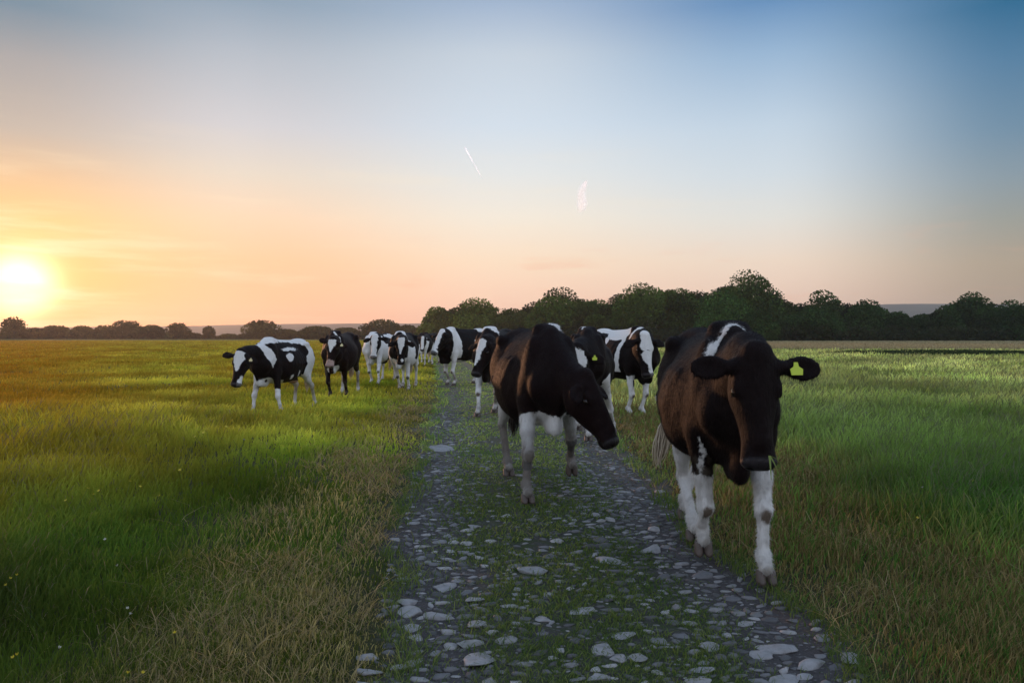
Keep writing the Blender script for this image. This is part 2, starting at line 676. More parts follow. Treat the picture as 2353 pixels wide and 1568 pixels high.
HEAD = [(-0.015, .052, .012, -.10), (0.03, .086, .030, -.145), (0.09, .104, .035, -.190), (0.15, .112, .030, -.222), (0.20, .109, .022, -.230), (0.26, .095, .010, -.218),
        (0.33, .078, -.004, -.190), (0.40, .070, -.014, -.160), (0.45, .075, -.020, -.146), (0.485, .081, -.024, -.148), (0.520, .078, -.030, -.146), (0.538, .062, -.042, -.132)]
TORSO = [(-0.84, .06, 1.27, 1.04), (-0.78, .13, 1.31, .94), (-0.68, .195, 1.345, .84), (-0.55, .235, 1.36, .75), (-0.38, .265, 1.36, .67), (-0.15, .305, 1.345, .59), (0.08, .315, 1.345, .56),
         (0.25, .29, 1.355, .56), (0.40, .25, 1.375, .58), (0.52, .215, 1.39, .60), (0.64, .195, 1.36, .64), (0.76, .165, 1.27, .69), (0.86, .12, 1.16, .77), (0.90, .07, 1.08, .85)]


def build_cow(name, label, cat_kw, px, depth, heading, S, legs, head, paint, vox=0.02, hs=1.0, ears=(0.1, 0.1), tags=(), tail=None, tuft='pale',
              brown=0.0, belly=1.0, seed=0, detail=False, tail_side=0.0):
    """px, depth: the image column and distance of the body centre; heading: degrees, 0 faces the camera, + turns to the right of the picture.
    legs: FL FR HL HR -> ('g', px, py) a hoof on the ground there, or ('r', forward, lift, side); head: (px, py, depth of the poll, heading, pitch, roll)"""
    X0, Y0 = (px - CX) / FPX * depth, depth
    rz = math.radians(heading - 90.0)
    root = empty(name, (X0, Y0, 0), rz, S)
    Minv = (Matrix.Translation((X0, Y0, 0)) @ Matrix.Rotation(rz, 4, 'Z') @ Matrix.Scale(S, 4)).inverted()
    toc = lambda v: np.array(Minv @ Vector(v))
    sh = Shape()
    T0 = [(x, w * belly, t, b) for x, w, t, b in TORSO]
    sh.loft(T0, (0, 0, 0), np.eye(3), p=2.15, roof=0.30, under=0.10, k=0.05)
    if vox < 0.017:
        for s in (-1, 1):
            for q in range(6):
                xr = 0.30 - 0.105 * q
                sh.cone((xr - 0.03, s * 0.26, 1.10), (xr - 0.10, s * 0.300 * belly, 0.92), 0.012, 0.018, k=0.06)
                sh.cone((xr - 0.10, s * 0.300 * belly, 0.92), (xr - 0.06, s * 0.255 * belly, 0.72), 0.018, 0.012, k=0.06)
    for s in (-1, 1):                                        # hook bones, pins, ribs, shoulder blades
        sh.ell((-0.50, s * 0.198, 1.285), (0.075, 0.042, 0.046), k=0.07)
        sh.ell((-0.30, s * 0.36, 1.20), (0.10, 0.13, 0.09), k=0.12, sub=True)
        sh.ell((-0.80, s * 0.095, 1.17), (0.05, 0.04, 0.05), k=0.06)
        sh.ell((-0.58, s * 0.15, 1.02), (0.20, 0.105, 0.25), k=0.10)
        sh.ell((0.56, s * 0.140, 1.05), (0.12, 0.080, 0.27), k=0.06)
        sh.ell((0.72, s * 0.13, 0.92), (0.09, 0.085, 0.12), k=0.07)
        sh.cone((0.45, s * 0.075, 1.37), (0.60, s * 0.175, 1.02), 0.045, 0.04, k=0.06)
        sh.ell((0.08, s * 0.17, 0.88), (0.36, 0.16 * belly, 0.27), k=0.10)
    sh.cone((-0.80, 0, 1.29), (0.45, 0, 1.355), 0.028, 0.030, k=0.06)
    sh.ell((0.44, 0, 1.350), (0.16, 0.045, 0.045), k=0.09)
    sh.ell((-0.54, 0, 1.325), (0.15, 0.11, 0.05), k=0.10)
    sh.ell((-0.34, 0, 0.60), (0.11, 0.10, 0.07), k=0.08)      # small udder
    # legs
    hoofs = []
    knees = {}
    for nm in ('FL', 'FR', 'HL', 'HR'):
        s = 1 if nm[1] == 'L' else -1
        fr = nm[0] == 'F'
        spec = legs.get(nm, ('r', 0, 0))
        bx, by = (0.54, 0.125) if fr else (-0.62, 0.135)
        lift, pitch = 0.0, 0.0
        if spec[0] == 'g':
            gx, gy = ground_at(spec[1], spec[2])
            t = toc((gx, gy, 0))
            hx, hy = t[0], t[1]
            lift = spec[3] if len(spec) > 3 else 0.0
        else:
            hx, hy, lift = bx + spec[1], s * by + (spec[3] if len(spec) > 3 else 0.0), spec[2]
        reach = hx - bx
        side = hy - s * by
        if lift > 0.01:
            pitch = min(lift * 6.0, 1.1)
        co_ = np.array([hx, hy, 0.066 + lift])                # coronet
        fet = co_ + np.array([-0.045 * math.cos(pitch) - 0.01, 0, 0.055 + 0.01])
        if fr:
            E = np.array([0.47 + 0.12 * reach, s * 0.165 + 0.15 * side, 0.76])
            K = ik(E, fet, 0.425, 0.235, (1, 0, 0.1))
            sh.ell(E + [0.02, 0, 0.10], (0.10, 0.07, 0.17), k=0.06, reg=nm, lh=(0.86, 0.86))
            sh.cone(E + [0.02, 0, 0.02], E * 0.45 + K * 0.55, 0.083, 0.052, k=0.05, reg=nm, lh=(0.78, 0.56))
            sh.cone(E * 0.45 + K * 0.55, K + [0, 0, 0.02], 0.052, 0.043, k=0.03, reg=nm, lh=(0.56, 0.40))
            sh.ell(K + [0.008, 0, 0.0], (0.044, 0.044, 0.056), k=0.03, reg=nm, lh=(0.38, 0.38))
            sh.cone(K, K * 0.35 + fet * 0.65, 0.036, 0.028, k=0.02, reg=nm, lh=(0.38, 0.20))
            sh.cone(K * 0.35 + fet * 0.65, fet, 0.028, 0.033, k=0.02, reg=nm, lh=(0.20, 0.12))
        else:
            Sx = np.array([-0.36 + 0.25 * reach, s * 0.175 + 0.1 * side, 0.76])
            K = ik(Sx, fet, 0.46, 0.365, (-1, 0, 0.15))
            Hp = np.array([-0.56, s * 0.16, 1.02])
            sh.cone(Hp, Sx + [0, 0, 0.02], 0.15, 0.105, side=(0, 1, 0), sq=0.72, k=0.09, reg=nm, lh=(1.05, 0.78))
            sh.cone(Hp + [-0.10, 0, -0.04], Sx * 0.45 + K * 0.55, 0.12, 0.055, side=(0, 1, 0), sq=0.75, k=0.07, reg=nm, lh=(1.0, 0.58))
            sh.cone(Sx, K, 0.095, 0.043, side=(0, 1, 0), sq=0.8, k=0.05, reg=nm, lh=(0.76, 0.46))
            sh.ell(K + [-0.012, 0, 0.01], (0.048, 0.036, 0.060), k=0.03, reg=nm, lh=(0.45, 0.45))
            sh.cone(K, K * 0.3 + fet * 0.7, 0.037, 0.029, k=0.02, reg=nm, lh=(0.44, 0.20))
            sh.cone(K * 0.3 + fet * 0.7, fet, 0.029, 0.034, k=0.02, reg=nm, lh=(0.20, 0.12))
        sh.ell(fet, (0.040, 0.038, 0.038), k=0.02, reg=nm, lh=(0.12, 0.12))
        sh.cone(fet, co_ + [0.006, 0, 0.012], 0.033, 0.038, k=0.02, reg=nm, lh=(0.12, 0.05))
        sh.cone(fet + [-0.03, 0.02, -0.012], fet + [-0.035, 0.021, -0.025], 0.011, 0.009, k=0.012, reg=nm, lh=(0.10, 0.09))
        sh.cone(fet + [-0.03, -0.02, -0.012], fet + [-0.035, -0.021, -0.025], 0.011, 0.009, k=0.012, reg=nm, lh=(0.10, 0.09))
        hoofs.append((co_, pitch))
        knees[nm] = K
    # head
    hpx, hpy, hd, hh, hpitch, hroll = head
    pw = at_depth(hpx, hpy, hd)
    poll = toc(pw)
    th = math.radians(hh - heading)
    pt, rl = math.radians(hpitch), math.radians(hroll)
    hor = np.array([math.cos(th), math.sin(th), 0])
    f = hor * math.cos(pt) - np.array([0, 0, math.sin(pt)])
    u = hor * math.sin(pt) + np.array([0, 0, math.cos(pt)])
    l = np.cross(u, f)
    u, l = u * math.cos(rl) + l * math.sin(rl), l * math.cos(rl) - u * math.sin(rl)
    R = np.stack([f, l, u], 1)
    g = hs
    H = lambda *v: poll + R @ (np.array(v, float) * g)
    sh.loft([(a * g, b * g, c * g, d * g) for a, b, c, d in HEAD], poll, R, p=2.5, roof=0.06, under=0.36, k=0.03, reg='head')
    E3 = lambda *r: tuple(v * g for v in r)
    sh.ell(H(0.005, 0, 0.015), E3(.045, .060, .035), R, k=0.03, reg='head')
    sh.ell(H(0.502, 0, -0.066), E3(.034, .080, .038), R, k=0.02, reg='head')
    sh.ell(H(0.475, 0, -0.134), E3(.048, .054, .022), R, k=0.015, reg='head')
    sh.cone(H(0.03, 0, 0.018), H(0.42, 0, -0.022), .030 * g, .022 * g, side=l, sq=0.9, k=0.05, reg='head')
    for s in (-1, 1):
        sh.ell(H(0.165, s * .088, -.030), E3(.045, .026, .026), R, k=0.025, reg='head')
        sh.ell(H(0.15, s * .070, -.150), E3(.100, .034, .070), R, k=0.03, reg='head')
        if detail:
            sh.ell(H(0.520, s * .040, -.066), E3(.016, .013, .010), R, k=0.008, reg='head', sub=True)
            sh.ell(H(0.190, s * .107, -.050), E3(.018, .012, .014), R, k=0.012, reg='head', sub=True)
        dr = ears[0] if s > 0 else ears[1]
        cd, sd_ = math.cos(dr), math.sin(dr)
        # local ear frame: out along l tilted towards +f (down the face) by the droop
        e_out = R @ np.array([sd_, s * cd, -0.10])
        e_out = nrmv(e_out)
        e_n = nrmv(R @ np.array([0.0, 0.10 * s, 1.0]))
        e_n = nrmv(e_n - np.dot(e_n, e_out) * e_out)
        e_w = np.cross(e_n, e_out)
        RE = np.stack([e_out, e_w, e_n], 1)
        b0 = H(0.070, s * .088, -.025)
        nm = 'earL' if s > 0 else 'earR'
        sh.cone(b0, b0 + e_out * .07 * g, .030 * g, .026 * g, k=0.03, reg=nm)
        ec = b0 + e_out * .125 * g
        th_e = max(.014, vox * 0.85)
        sh.ell(ec, (.092 * g, .060 * g, th_e), RE, k=0.02, reg=nm)
        if detail:
            sh.ell(ec + e_n * .020 * g + e_out * .005, (.072 * g, .040 * g, .020), RE, k=0.012, reg=nm, sub=True)
    # neck
    A0 = np.array([0.50, 0, 1.08 - 0.22 * min(max(1.15 - poll[2], 0), 0.4)])
    B0 = H(0.035, 0, -0.085)
    fl = R @ np.array([1.0, 0, 0])
    dist = np.linalg.norm(B0 - A0)
    A1 = A0 + np.array([0.40 * dist, 0, 0.0])
    B1 = B0 - nrmv(fl * 0.30 + np.array([0.60, 0, 0.0])) * 0.34 * dist
    prev, N = None, 8
    for i in range(N + 1):
        t = i / N
        c = (1 - t) ** 3 * A0 + 3 * t * (1 - t) ** 2 * A1 + 3 * t * t * (1 - t) * B1 + t ** 3 * B0
        r = 0.232 * (1 - t) ** 1.15 + 0.108 * g * t - 0.035 * math.sin(math.pi * t)
        if prev is not None:
            dv = c - prev[0]
            side = np.cross(np.array([0, 0, 1.0]), dv)
            if np.linalg.norm(side) < 1e-3:
                side = np.array([0, 1, 0])
            side = nrmv(side * (1 - t) + l * t * 1.0)
            sq = 0.60 * (1 - t) + 0.82 * t
            sh.cone(prev[0], c, prev[1], r, side=side, sq=sq, k=0.06, reg='neck')
            low = lambda q, rr: q - nrmv(np.array([0.0, 0, 1.0]) * (1 - t) + u * t) * rr * 1.02
            sh.cone(low(prev[0], prev[1]), low(c, r), 0.032, 0.026, side=side, sq=0.6, k=0.05, reg='neck')
        prev = (c, r)
    sh.cone((0.86, 0, 0.86), (0.74, 0, 0.60), 0.060, 0.040, side=(0, 1, 0), sq=0.55, k=0.08, reg='torso')   # brisket
    sh.cone((0.74, 0, 0.60), (0.55, 0, 0.57), 0.055, 0.05, side=(0, 1, 0), sq=0.8, k=0.08, reg='torso')
    # tail
    tl = tail or [(-0.845, 0.0, 1.27), (-0.90, 0.01 + tail_side * .3, 1.10), (-0.90, tail_side * .7 + 0.01, 0.86), (-0.87, tail_side, 0.62)]
    mr = vox * 0.9
    for i in range(len(tl) - 1):
        r0 = [0.032, 0.024, 0.019, 0.015, 0.014, 0.014][i]
        sh.cone(tl[i], tl[i + 1], max(r0, mr), max(r0 * 0.8, mr), k=0.02, reg='tail')

    V, F = sh.mesh(vox)
    reg, lh = sh.classify(V)
    hl = ((V - poll) @ R) / g
    ishead = (reg == 'head')
    info = dict(K=knees, V=V, x=V[:, 0], y=V[:, 1], z=V[:, 2], h=hl, reg=reg, lh=lh, head=ishead, leg=lambda *n: np.isin(reg, n))
    pf, tint = paint(info)
    gr = np.isin(reg, ('FL', 'FR', 'HL', 'HR')) & (lh < 0.7)
    gk = np.where(gr, 0.40 * sstep(0.45, 0.8, fbm(V[:, 0] * 2 + V[:, 1] * 3, V[:, 2] * 1.4, 9.0, seed + 3)) + 0.28 * sstep(0.30, 0.05, lh), 0)
    up = gk > tint[:, 3]
    tint[up, :3] = (0.16, 0.135, 0.10)
    tint[up, 3] = gk[up]
    # nose pad, dark nostrils
    nose = ishead & (hl[:, 0] > 0.485) & (hl[:, 2] > -0.115)
    nk = info.get('nose', (0.02, 0.016, 0.018))
    tint[nose] = tuple(nk) + (0.85,)
    nst = ishead & (np.linalg.norm((hl - np.array([0.52, 0, -0.066])) / np.array([.03, 1, .016]), axis=1) < 1.0) & (np.abs(np.abs(hl[:, 1]) - .04) < .016)
    tint[nst] = (0.004, 0.003, 0.003, 0.9)
    mouth = ishead & (hl[:, 0] > 0.40) & (np.abs(hl[:, 2] + 0.121) < 0.009)
    tint[mouth] = (0.006, 0.004, 0.004, 0.8)
    wet = np.where(ishead & (hl[:, 0] > 0.492) & (hl[:, 2] > -0.110), 1.0, 0.0)
    brn = np.full(len(V), brown) * (0.35 + 0.65 * fbm(V[:, 0] + V[:, 2], V[:, 1] - V[:, 2], 4.0, seed)) * 1.3
    body = mesh_obj('body', V, F, COAT, root, True, dict(paint=pf, tint=tint, brown=np.clip(brn, 0, 1), wet=wet))
    if detail:
        rg = np.random.default_rng(seed)
        A_, B_, C_ = V[F[:, 0]], V[F[:, 1]], V[F[:, 2]]
        nf = np.cross(B_ - A_, C_ - A_)
        nf /= np.linalg.norm(nf, axis=1)[:, None] + 1e-12
        pk = rg.integers(0, len(F), 120000)
        pk = pk[wet[F[pk, 0]] < 0.5]
        wts = rg.dirichlet((1, 1, 1, 1), len(pk))
        c = np.einsum('ij,ijk->ik', wts, V[F[pk]])
        nn = nf[pk]
        flow = np.array([-0.55, 0, -0.85]) + 0.35 * (rg.random((len(pk), 3)) - 0.5)
        hd = ishead[F[pk, 0]]
        flow[hd] = R[:, 0] + 0.3 * (rg.random((int(hd.sum()), 3)) - 0.5)
        tg = flow - np.sum(flow * nn, 1)[:, None] * nn
        tg /= np.linalg.norm(tg, axis=1)[:, None] + 1e-9
        sd_ = np.cross(nn, tg)
        ln = (0.020 * (0.6 + 0.8 * rg.random(len(pk))))[:, None] * np.where(hd, 0.6, 1.0)[:, None]
        c = c - nn * 0.001
        tip_ = c + tg * ln + nn * ln * (0.20 + 0.35 * rg.random((len(pk), 1)))
        HVv = np.stack([c - sd_ * 0.0011, c + sd_ * 0.0011, tip_], 1).reshape(-1, 3)
        at_ = lambda a: np.repeat(a[F[pk, 0]], 3, 0)
        mesh_obj('hair_coat', HVv, np.arange(len(HVv)).reshape(-1, 3), COAT, root, False, dict(paint=at_(pf), tint=at_(tint), brown=at_(np.clip(brn, 0, 1))))
    for co_, pitch in hoofs:
        hv, hf = hoof_mesh(co_, 0, pitch)
        mesh_obj('hoof', hv, hf, HOOF, root)
    for s in (-1, 1):
        ev_, ef = uv_sphere(H(0.188, s * .099, -.044), (.024 * g, .018 * g, .020 * g), R)
        mesh_obj('eye', ev_, ef, EYE, root)
    for s, along, dz, *pale in tags:
        dr = ears[0] if s > 0 else ears[1]
        e_out = nrmv(R @ np.array([math.sin(dr), s * math.cos(dr), -0.10]))
        e_n = nrmv(R @ np.array([0.0, 0.10 * s, 1.0]))
        e_n = nrmv(e_n - np.dot(e_n, e_out) * e_out)
        c = H(0.070, s * .088, -.025) + e_out * along * g + e_n * 0.030
        a, b = e_out, nrmv(np.array([0, 0, -1.0]) - np.dot(np.array([0, 0, -1.0]), e_n) * e_n)
        a = nrmv(a - np.dot(a, b) * b)
        pts = [(-.009, -.020), (.009, -.020), (.012, .000), (.030, .012), (.026, .040), (-.026, .040), (-.030, .012), (-.012, .000)]
        q = [c + (a * p_[0] + b * (p_[1] + dz)) for p_ in pts]
        VV = np.array([v + e_n * .002 for v in q] + [v - e_n * .002 for v in q])
        n8 = len(pts)
        sidef = np.array([(i + n8, (i + 1) % n8 + n8, (i + 1) % n8, i) for i in range(n8)])
        mesh_obj('ear_tag', VV, [np.array([list(range(n8))]), np.array([list(range(2 * n8 - 1, n8 - 1, -1))]), sidef], TAG_PALE if pale else TAG, root, False)
    tip = np.array(tl[-1])
    dv = nrmv(tip - np.array(tl[-2]))
    tv, tf = strands(tip - dv * 0.06, tip + (dv * 0.7 + np.array([0, 0, -0.3])) * 0.30, 160 if detail else 40, 0.055, 0.0042 if detail else 0.006, seed + 5)
    mesh_obj('tail_tuft', tv, tf, TAIL_HAIR if tuft == 'pale' else DARK_HAIR, root)
    tag(root, label, 'cow', 'young cattle walking along the track towards the camera')
    return root


def knee_spot(I, tint, names, col=(0.075, 0.045, 0.02), rad=0.036, dz=-0.02, fwd=0.045):
    for nm in names:
        c = I['K'][nm] + np.array([fwd, 0.006, dz])
        f = ev(I['V'], c, (0.06, rad, rad * 1.25)) + (fbm(I['y'] * 1.3, I['z'], 30, 5) - 0.5) * 0.03
        k = np.where(I['leg'](nm), np.clip(f / 0.014, 0, 1) * 0.9, 0)
        up = k > tint[:, 3]
        tint[up, :3] = col
        tint[up, 3] = k[up]


def blank(I):
    return np.full(len(I['V']), -0.2), np.zeros((len(I['V']), 4), np.float32)


def W(pf, f):
    return np.maximum(pf, f)


def B(pf, f):
    return np.minimum(pf, -f)


def on(mask, f):
    return np.where(mask, f, -0.2)


def below(I, names, h):
    return on(I['leg'](*names), h - I['lh'])


def dirt(I, tint, names, c, r, col=(0.10, 0.075, 0.04), a=0.75, front=False):
    m = I['leg'](*names)
    k = np.clip(1 - np.abs(I['lh'] - c) / r, 0, 1) * a * (0.5 + fbm(I['V'][:, 0] * 3 + I['V'][:, 1], I['V'][:, 2], 14, 3))
    if front:
        fr = np.zeros(len(k))
        for nm in names:
            q = I['leg'](nm) & (np.abs(I['lh'] - c) < r)
            if q.any():
                fr[q] = np.clip((I['x'][q] - I['x'][q].mean()) / 0.02 + 0.2, 0, 1)
        k = k * fr
    k = np.clip(np.where(m, k, 0), 0, 0.88)
    up = (k >= tint[:, 3]) & (k > 0)
    tint[up, :3] = col
    tint[up, 3] = k[up]
#@@ herd


def tri(I, x0, x1, w0, w1, yc=0.0, p=1.0):
    h = I['h']
    t = np.clip((h[:, 0] - x0) / (x1 - x0), 0, 1) ** p
    f = np.minimum(w0 + (w1 - w0) * t - np.abs(h[:, 1] - yc), np.minimum(h[:, 0] - x0, x1 - h[:, 0]))
    return on(I['head'] & (h[:, 2] > -0.10), f)


def band(I, xa, xb, zmin, slope=0.0, y=0.0, zref=1.3):
    """a belt round the trunk between two stations"""
    xx = I['x'] - slope * (zref - I['z'])
    return np.where(I['leg']('head', 'earL', 'earR'), -0.2, np.minimum(np.minimum(xx - xa, xb - xx), I['z'] - zmin))


KNEE = (0.10, 0.075, 0.04)
MUD = (0.14, 0.115, 0.085)


def paint_a(I):
    pf, t = blank(I)
    V = I['V']
    pf = W(pf, below(I, ('FL',), 0.60))
    pf = W(pf, below(I, ('FR',), 0.57))
    pf = W(pf, on(I['leg']('FR', 'FL'), ev(V, (0.62, -0.17, 0.60), (0.10, 0.03, 0.15))))
    pf = W(pf, below(I, ('HL', 'HR'), 0.97))
    pf = W(pf, on(I['leg']('HR', 'HL', 'torso'), ev(V, (-0.34, -0.25, 0.80), (0.12, 0.14, 0.17))))
    pf = W(pf, on(I['leg']('torso'), ev(V, (-0.35, 0, 0.60), (0.16, 0.20, 0.12))))
    pf = W(pf, np.minimum(band(I, 0.615, 0.645, 1.18, 0.55), 0.30 + V[:, 1]))
    knee_spot(I, t, ('FL', 'FR'))
    dirt(I, t, ('FL', 'FR', 'HL', 'HR'), 0.06, 0.07, MUD, 0.5)
    I['nose'] = (0.020, 0.017, 0.019)
    return pf, t


def paint_b(I):
    pf, t = blank(I)
    V = I['V']
    pf = W(pf, below(I, ('FL', 'FR'), 0.68))
    pf = W(pf, below(I, ('HL', 'HR'), 0.72))
    pf = W(pf, on(I['leg']('torso', 'FL', 'FR'), ev(V, (0.58, 0.00, 0.61), (0.30, 0.24, 0.125))))
    pf = B(pf, ev(V, (0.66, 0.05, 0.66), (0.06, 0.05, 0.05)))
    pf = W(pf, ev(V, (0.44, 0.05, 1.38), (0.10, 0.06, 0.07)))
    pf = W(pf, on(I['head'], ev(I['h'], (0.49, 0.075, -0.055), (0.05, 0.035, 0.045)) * 1.5))
    dirt(I, t, ('FR', 'FL', 'HL', 'HR'), 0.27, 0.34, (0.105, 0.083, 0.062), 1.5)
    dirt(I, t, ('FR',), 0.29, 0.09, (0.035, 0.030, 0.025), 1.8)
    dirt(I, t, ('FL',), 0.33, 0.12, (0.030, 0.024, 0.022), 2.4)
    dirt(I, t, ('HL', 'HR'), 0.36, 0.30, (0.14, 0.12, 0.09), 0.9)
    dirt(I, t, ('FL', 'FR', 'HL', 'HR'), 0.12, 0.14, (0.12, 0.10, 0.08), 1.6)
    I['nose'] = (0.022, 0.019, 0.020)
    return pf, t


def paint_g(I):
    pf, t = blank(I)
    V = I['V']
    pf = W(pf, on(I['head'] & (I['h'][:, 2] > -0.12), ev(I['h'], (0.16, -0.01, 0.02), (0.130, 0.115, 0.2)) * 0.6))
    pf = W(pf, tri(I, 0.20, 0.42, 0.085, 0.012, -0.01))
    pf = W(pf, below(I, ('FL', 'FR'), 0.82))
    pf = W(pf, below(I, ('HL', 'HR'), 0.70))
    pf = W(pf, ev(V, (-0.45, 0.0, 1.37), (0.22, 0.05, 0.04)))
    pf = W(pf, ev(V, (0.42, -0.05, 1.38), (0.09, 0.06, 0.05)))
    pf = W(pf, on(I['leg']('torso'), ev(V, (0.0, 0, 0.55), (0.5, 0.16, 0.08))))
    dirt(I, t, ('FL', 'FR'), 0.10, 0.12, MUD, 0.7)
    return pf, t


def paint_h(I):
    pf, t = blank(I)
    V = I['V']
    pf = W(pf, tri(I, -0.06, 0.22, 0.10, 0.125, 0.035))
    pf = W(pf, tri(I, 0.21, 0.54, 0.125, 0.02, 0.035))
    pf = B(pf, on(I['head'], ev(I['h'], (0.19, -0.09, -0.04), (0.05, 0.035, 0.05))))
    pf = W(pf, ev(V, (-0.35, 0.0, 1.37), (0.42, 0.16, 0.09)))
    pf = W(pf, ev(V, (0.12, -0.10, 1.32), (0.30, 0.24, 0.15)))
    pf = W(pf, ev(V, (-0.12, -0.26, 1.12), (0.10, 0.12, 0.20)))
    pf = W(pf, band(I, 0.31, 0.385, 0.70, -0.10))
    pf = W(pf, band(I, 0.50, 0.56, 1.20, -0.35))
    pf = W(pf, ev(V, (-0.62, -0.26, 0.95), (0.16, 0.12, 0.22)))
    pf = W(pf, below(I, ('FL', 'FR'), 0.66))
    pf = W(pf, below(I, ('HL', 'HR'), 0.85))
    pf = B(pf, on(I['leg']('FR') & (V[:, 1] > -0.17), 0.045 - np.abs(I['lh'] - 0.55)))
    knee_spot(I, t, ('FL', 'FR'))
    dirt(I, t, ('HL', 'HR'), 0.3, 0.3, MUD, 0.5)
    return pf, t


def paint_f(I):
    pf, t = blank(I)
    V = I['V']
    pf = W(pf, tri(I, 0.03, 0.20, 0.075, 0.070))
    pf = W(pf, tri(I, 0.19, 0.40, 0.070, 0.006))
    pf = W(pf, band(I, 0.40, 0.56, 1.13, 0.15))
    pf = W(pf, ev(V, (0.35, 0.05, 1.38), (0.25, 0.12, 0.08)))
    pf = W(pf, below(I, ('FL', 'FR', 'HL', 'HR'), 0.66))
    pf = W(pf, on(I['head'], ev(I['h'], (0.52, -0.08, -0.12), (0.04, 0.03, 0.04))))
    knee_spot(I, t, ('FL', 'FR'))
    dirt(I, t, ('HL', 'HR', 'FL'), 0.25, 0.3, MUD, 0.9)
    dirt(I, t, ('FR',), 0.12, 0.14, MUD, 0.7)
    return pf, t


def paint_e(I):
    pf, t = blank(I)
    V = I['V']
    pf = W(pf, tri(I, -0.04, 0.56, 0.085, 0.06, -0.01))
    pf = W(pf, on(I['head'], 0.06 - np.abs(I['h'][:, 0] - 0.50)))
    pf = W(pf, band(I, 0.36, 0.60, 0.66, -0.05))
    pf = W(pf, ev(V, (0.62, 0, 1.24), (0.16, 0.2, 0.10)))
    pf = W(pf, below(I, ('FL', 'FR', 'HL', 'HR'), 0.88))
    pf = W(pf, on(I['leg']('torso'), ev(V, (-0.1, 0, 0.58), (0.6, 0.22, 0.10))))
    pf = W(pf, ev(V, (-0.55, 0.0, 1.36), (0.22, 0.2, 0.12)))
    pf = W(pf, ev(V, (-0.10, 0.31, 1.05), (0.05, 0.05, 0.09)))
    pf = W(pf, ev(V, (-0.62, 0.22, 1.10), (0.08, 0.1, 0.10)))
    dirt(I, t, ('FL', 'FR', 'HL', 'HR'), 0.20, 0.20, MUD, 1.0)
    knee_spot(I, t, ('FL', 'FR'))
    return pf, t


def paint_d(I):
    pf, t = blank(I)
    V = I['V']
    pf = W(pf, tri(I, 0.0, 0.15, 0.07, 0.065))
    pf = W(pf, tri(I, 0.14, 0.36, 0.068, 0.004))
    pf = W(pf, band(I, 0.40, 0.55, 1.05, 0.0))
    pf = W(pf, below(I, ('FL', 'FR', 'HL', 'HR'), 1.2))
    pf = W(pf, on(I['leg']('torso'), ev(V, (0.3, 0, 0.62), (0.7, 0.4, 0.24))))
    pf = W(pf, ev(V, (0.45, 0.30, 0.95), (0.22, 0.15, 0.45)))
    pf = W(pf, ev(V, (0.45, -0.30, 0.95), (0.22, 0.15, 0.45)))
    pf = W(pf, on(I['head'], ev(I['h'], (0.47, 0.03, -0.02), (0.04, 0.02, 0.05))))
    knee_spot(I, t, ('FL', 'FR'), (0.04, 0.045, 0.018), 0.045)
    dirt(I, t, ('FL', 'FR'), 0.72, 0.2, (0.2, 0.19, 0.15), 0.5)
    dirt(I, t, ('FL', 'FR', 'HL', 'HR'), 0.08, 0.09, MUD, 0.8)
    return pf, t


def paint_c(I):
    pf, t = blank(I)
    V = I['V']
    pf = W(pf, tri(I, -0.06, 0.56, 0.078, 0.055, 0.0))
    pf = W(pf, tri(I, -0.06, 0.12, 0.11, 0.09, 0.0))
    pf = W(pf, on(I['head'], 0.05 - np.abs(I['h'][:, 0] - 0.49)))
    pf = W(pf, below(I, ('FL', 'FR', 'HL', 'HR'), 1.2))
    pf = W(pf, on(I['leg']('torso', 'neck'), ev(V, (0.5, 0, 0.95), (0.5, 0.5, 0.55))))
    pf = W(pf, on(I['leg']('torso'), ev(V, (-0.3, 0.25, 1.3), (0.35, 0.22, 0.16))))
    pf = B(pf, on(I['leg']('neck'), ev(V, (0.95, 0.0, 0.85), (0.22, 0.4, 0.22))))
    pf = B(pf, on(I['leg']('torso'), ev(V, (-0.1, 0.24, 1.16), (0.4, 0.2, 0.12))))
    knee_spot(I, t, ('FL', 'FR'), (0.04, 0.045, 0.018), 0.04)
    I['nose'] = (0.05, 0.04, 0.04)
    return pf, t


def paint_j(I):
    pf, t = blank(I)
    V = I['V']
    pf = W(pf, tri(I, 0.03, 0.27, 0.105, 0.006))
    pf = W(pf, below(I, ('HL', 'HR'), 0.55))
    pf = W(pf, on(I['leg']('torso', 'FL', 'FR'), ev(V, (0.62, 0, 0.62), (0.16, 0.14, 0.12)) + 0.0))
    pf = B(pf, on(I['leg']('torso', 'neck'), ev(V, (0.80, 0, 0.62), (0.12, 0.05, 0.14))))
    pf = W(pf, band(I, 0.62, 0.66, 1.16, 0.45) - np.where(V[:, 1] < 0, 0.3, 0))
    nz = I['head'] & (I['h'][:, 0] > 0.41)
    t[nz] = (0.42, 0.30, 0.26, 0.85)
    dirt(I, t, ('HL', 'HR'), 0.3, 0.25, MUD, 0.9)
    I['nose'] = (0.36, 0.26, 0.24)
    return pf, t


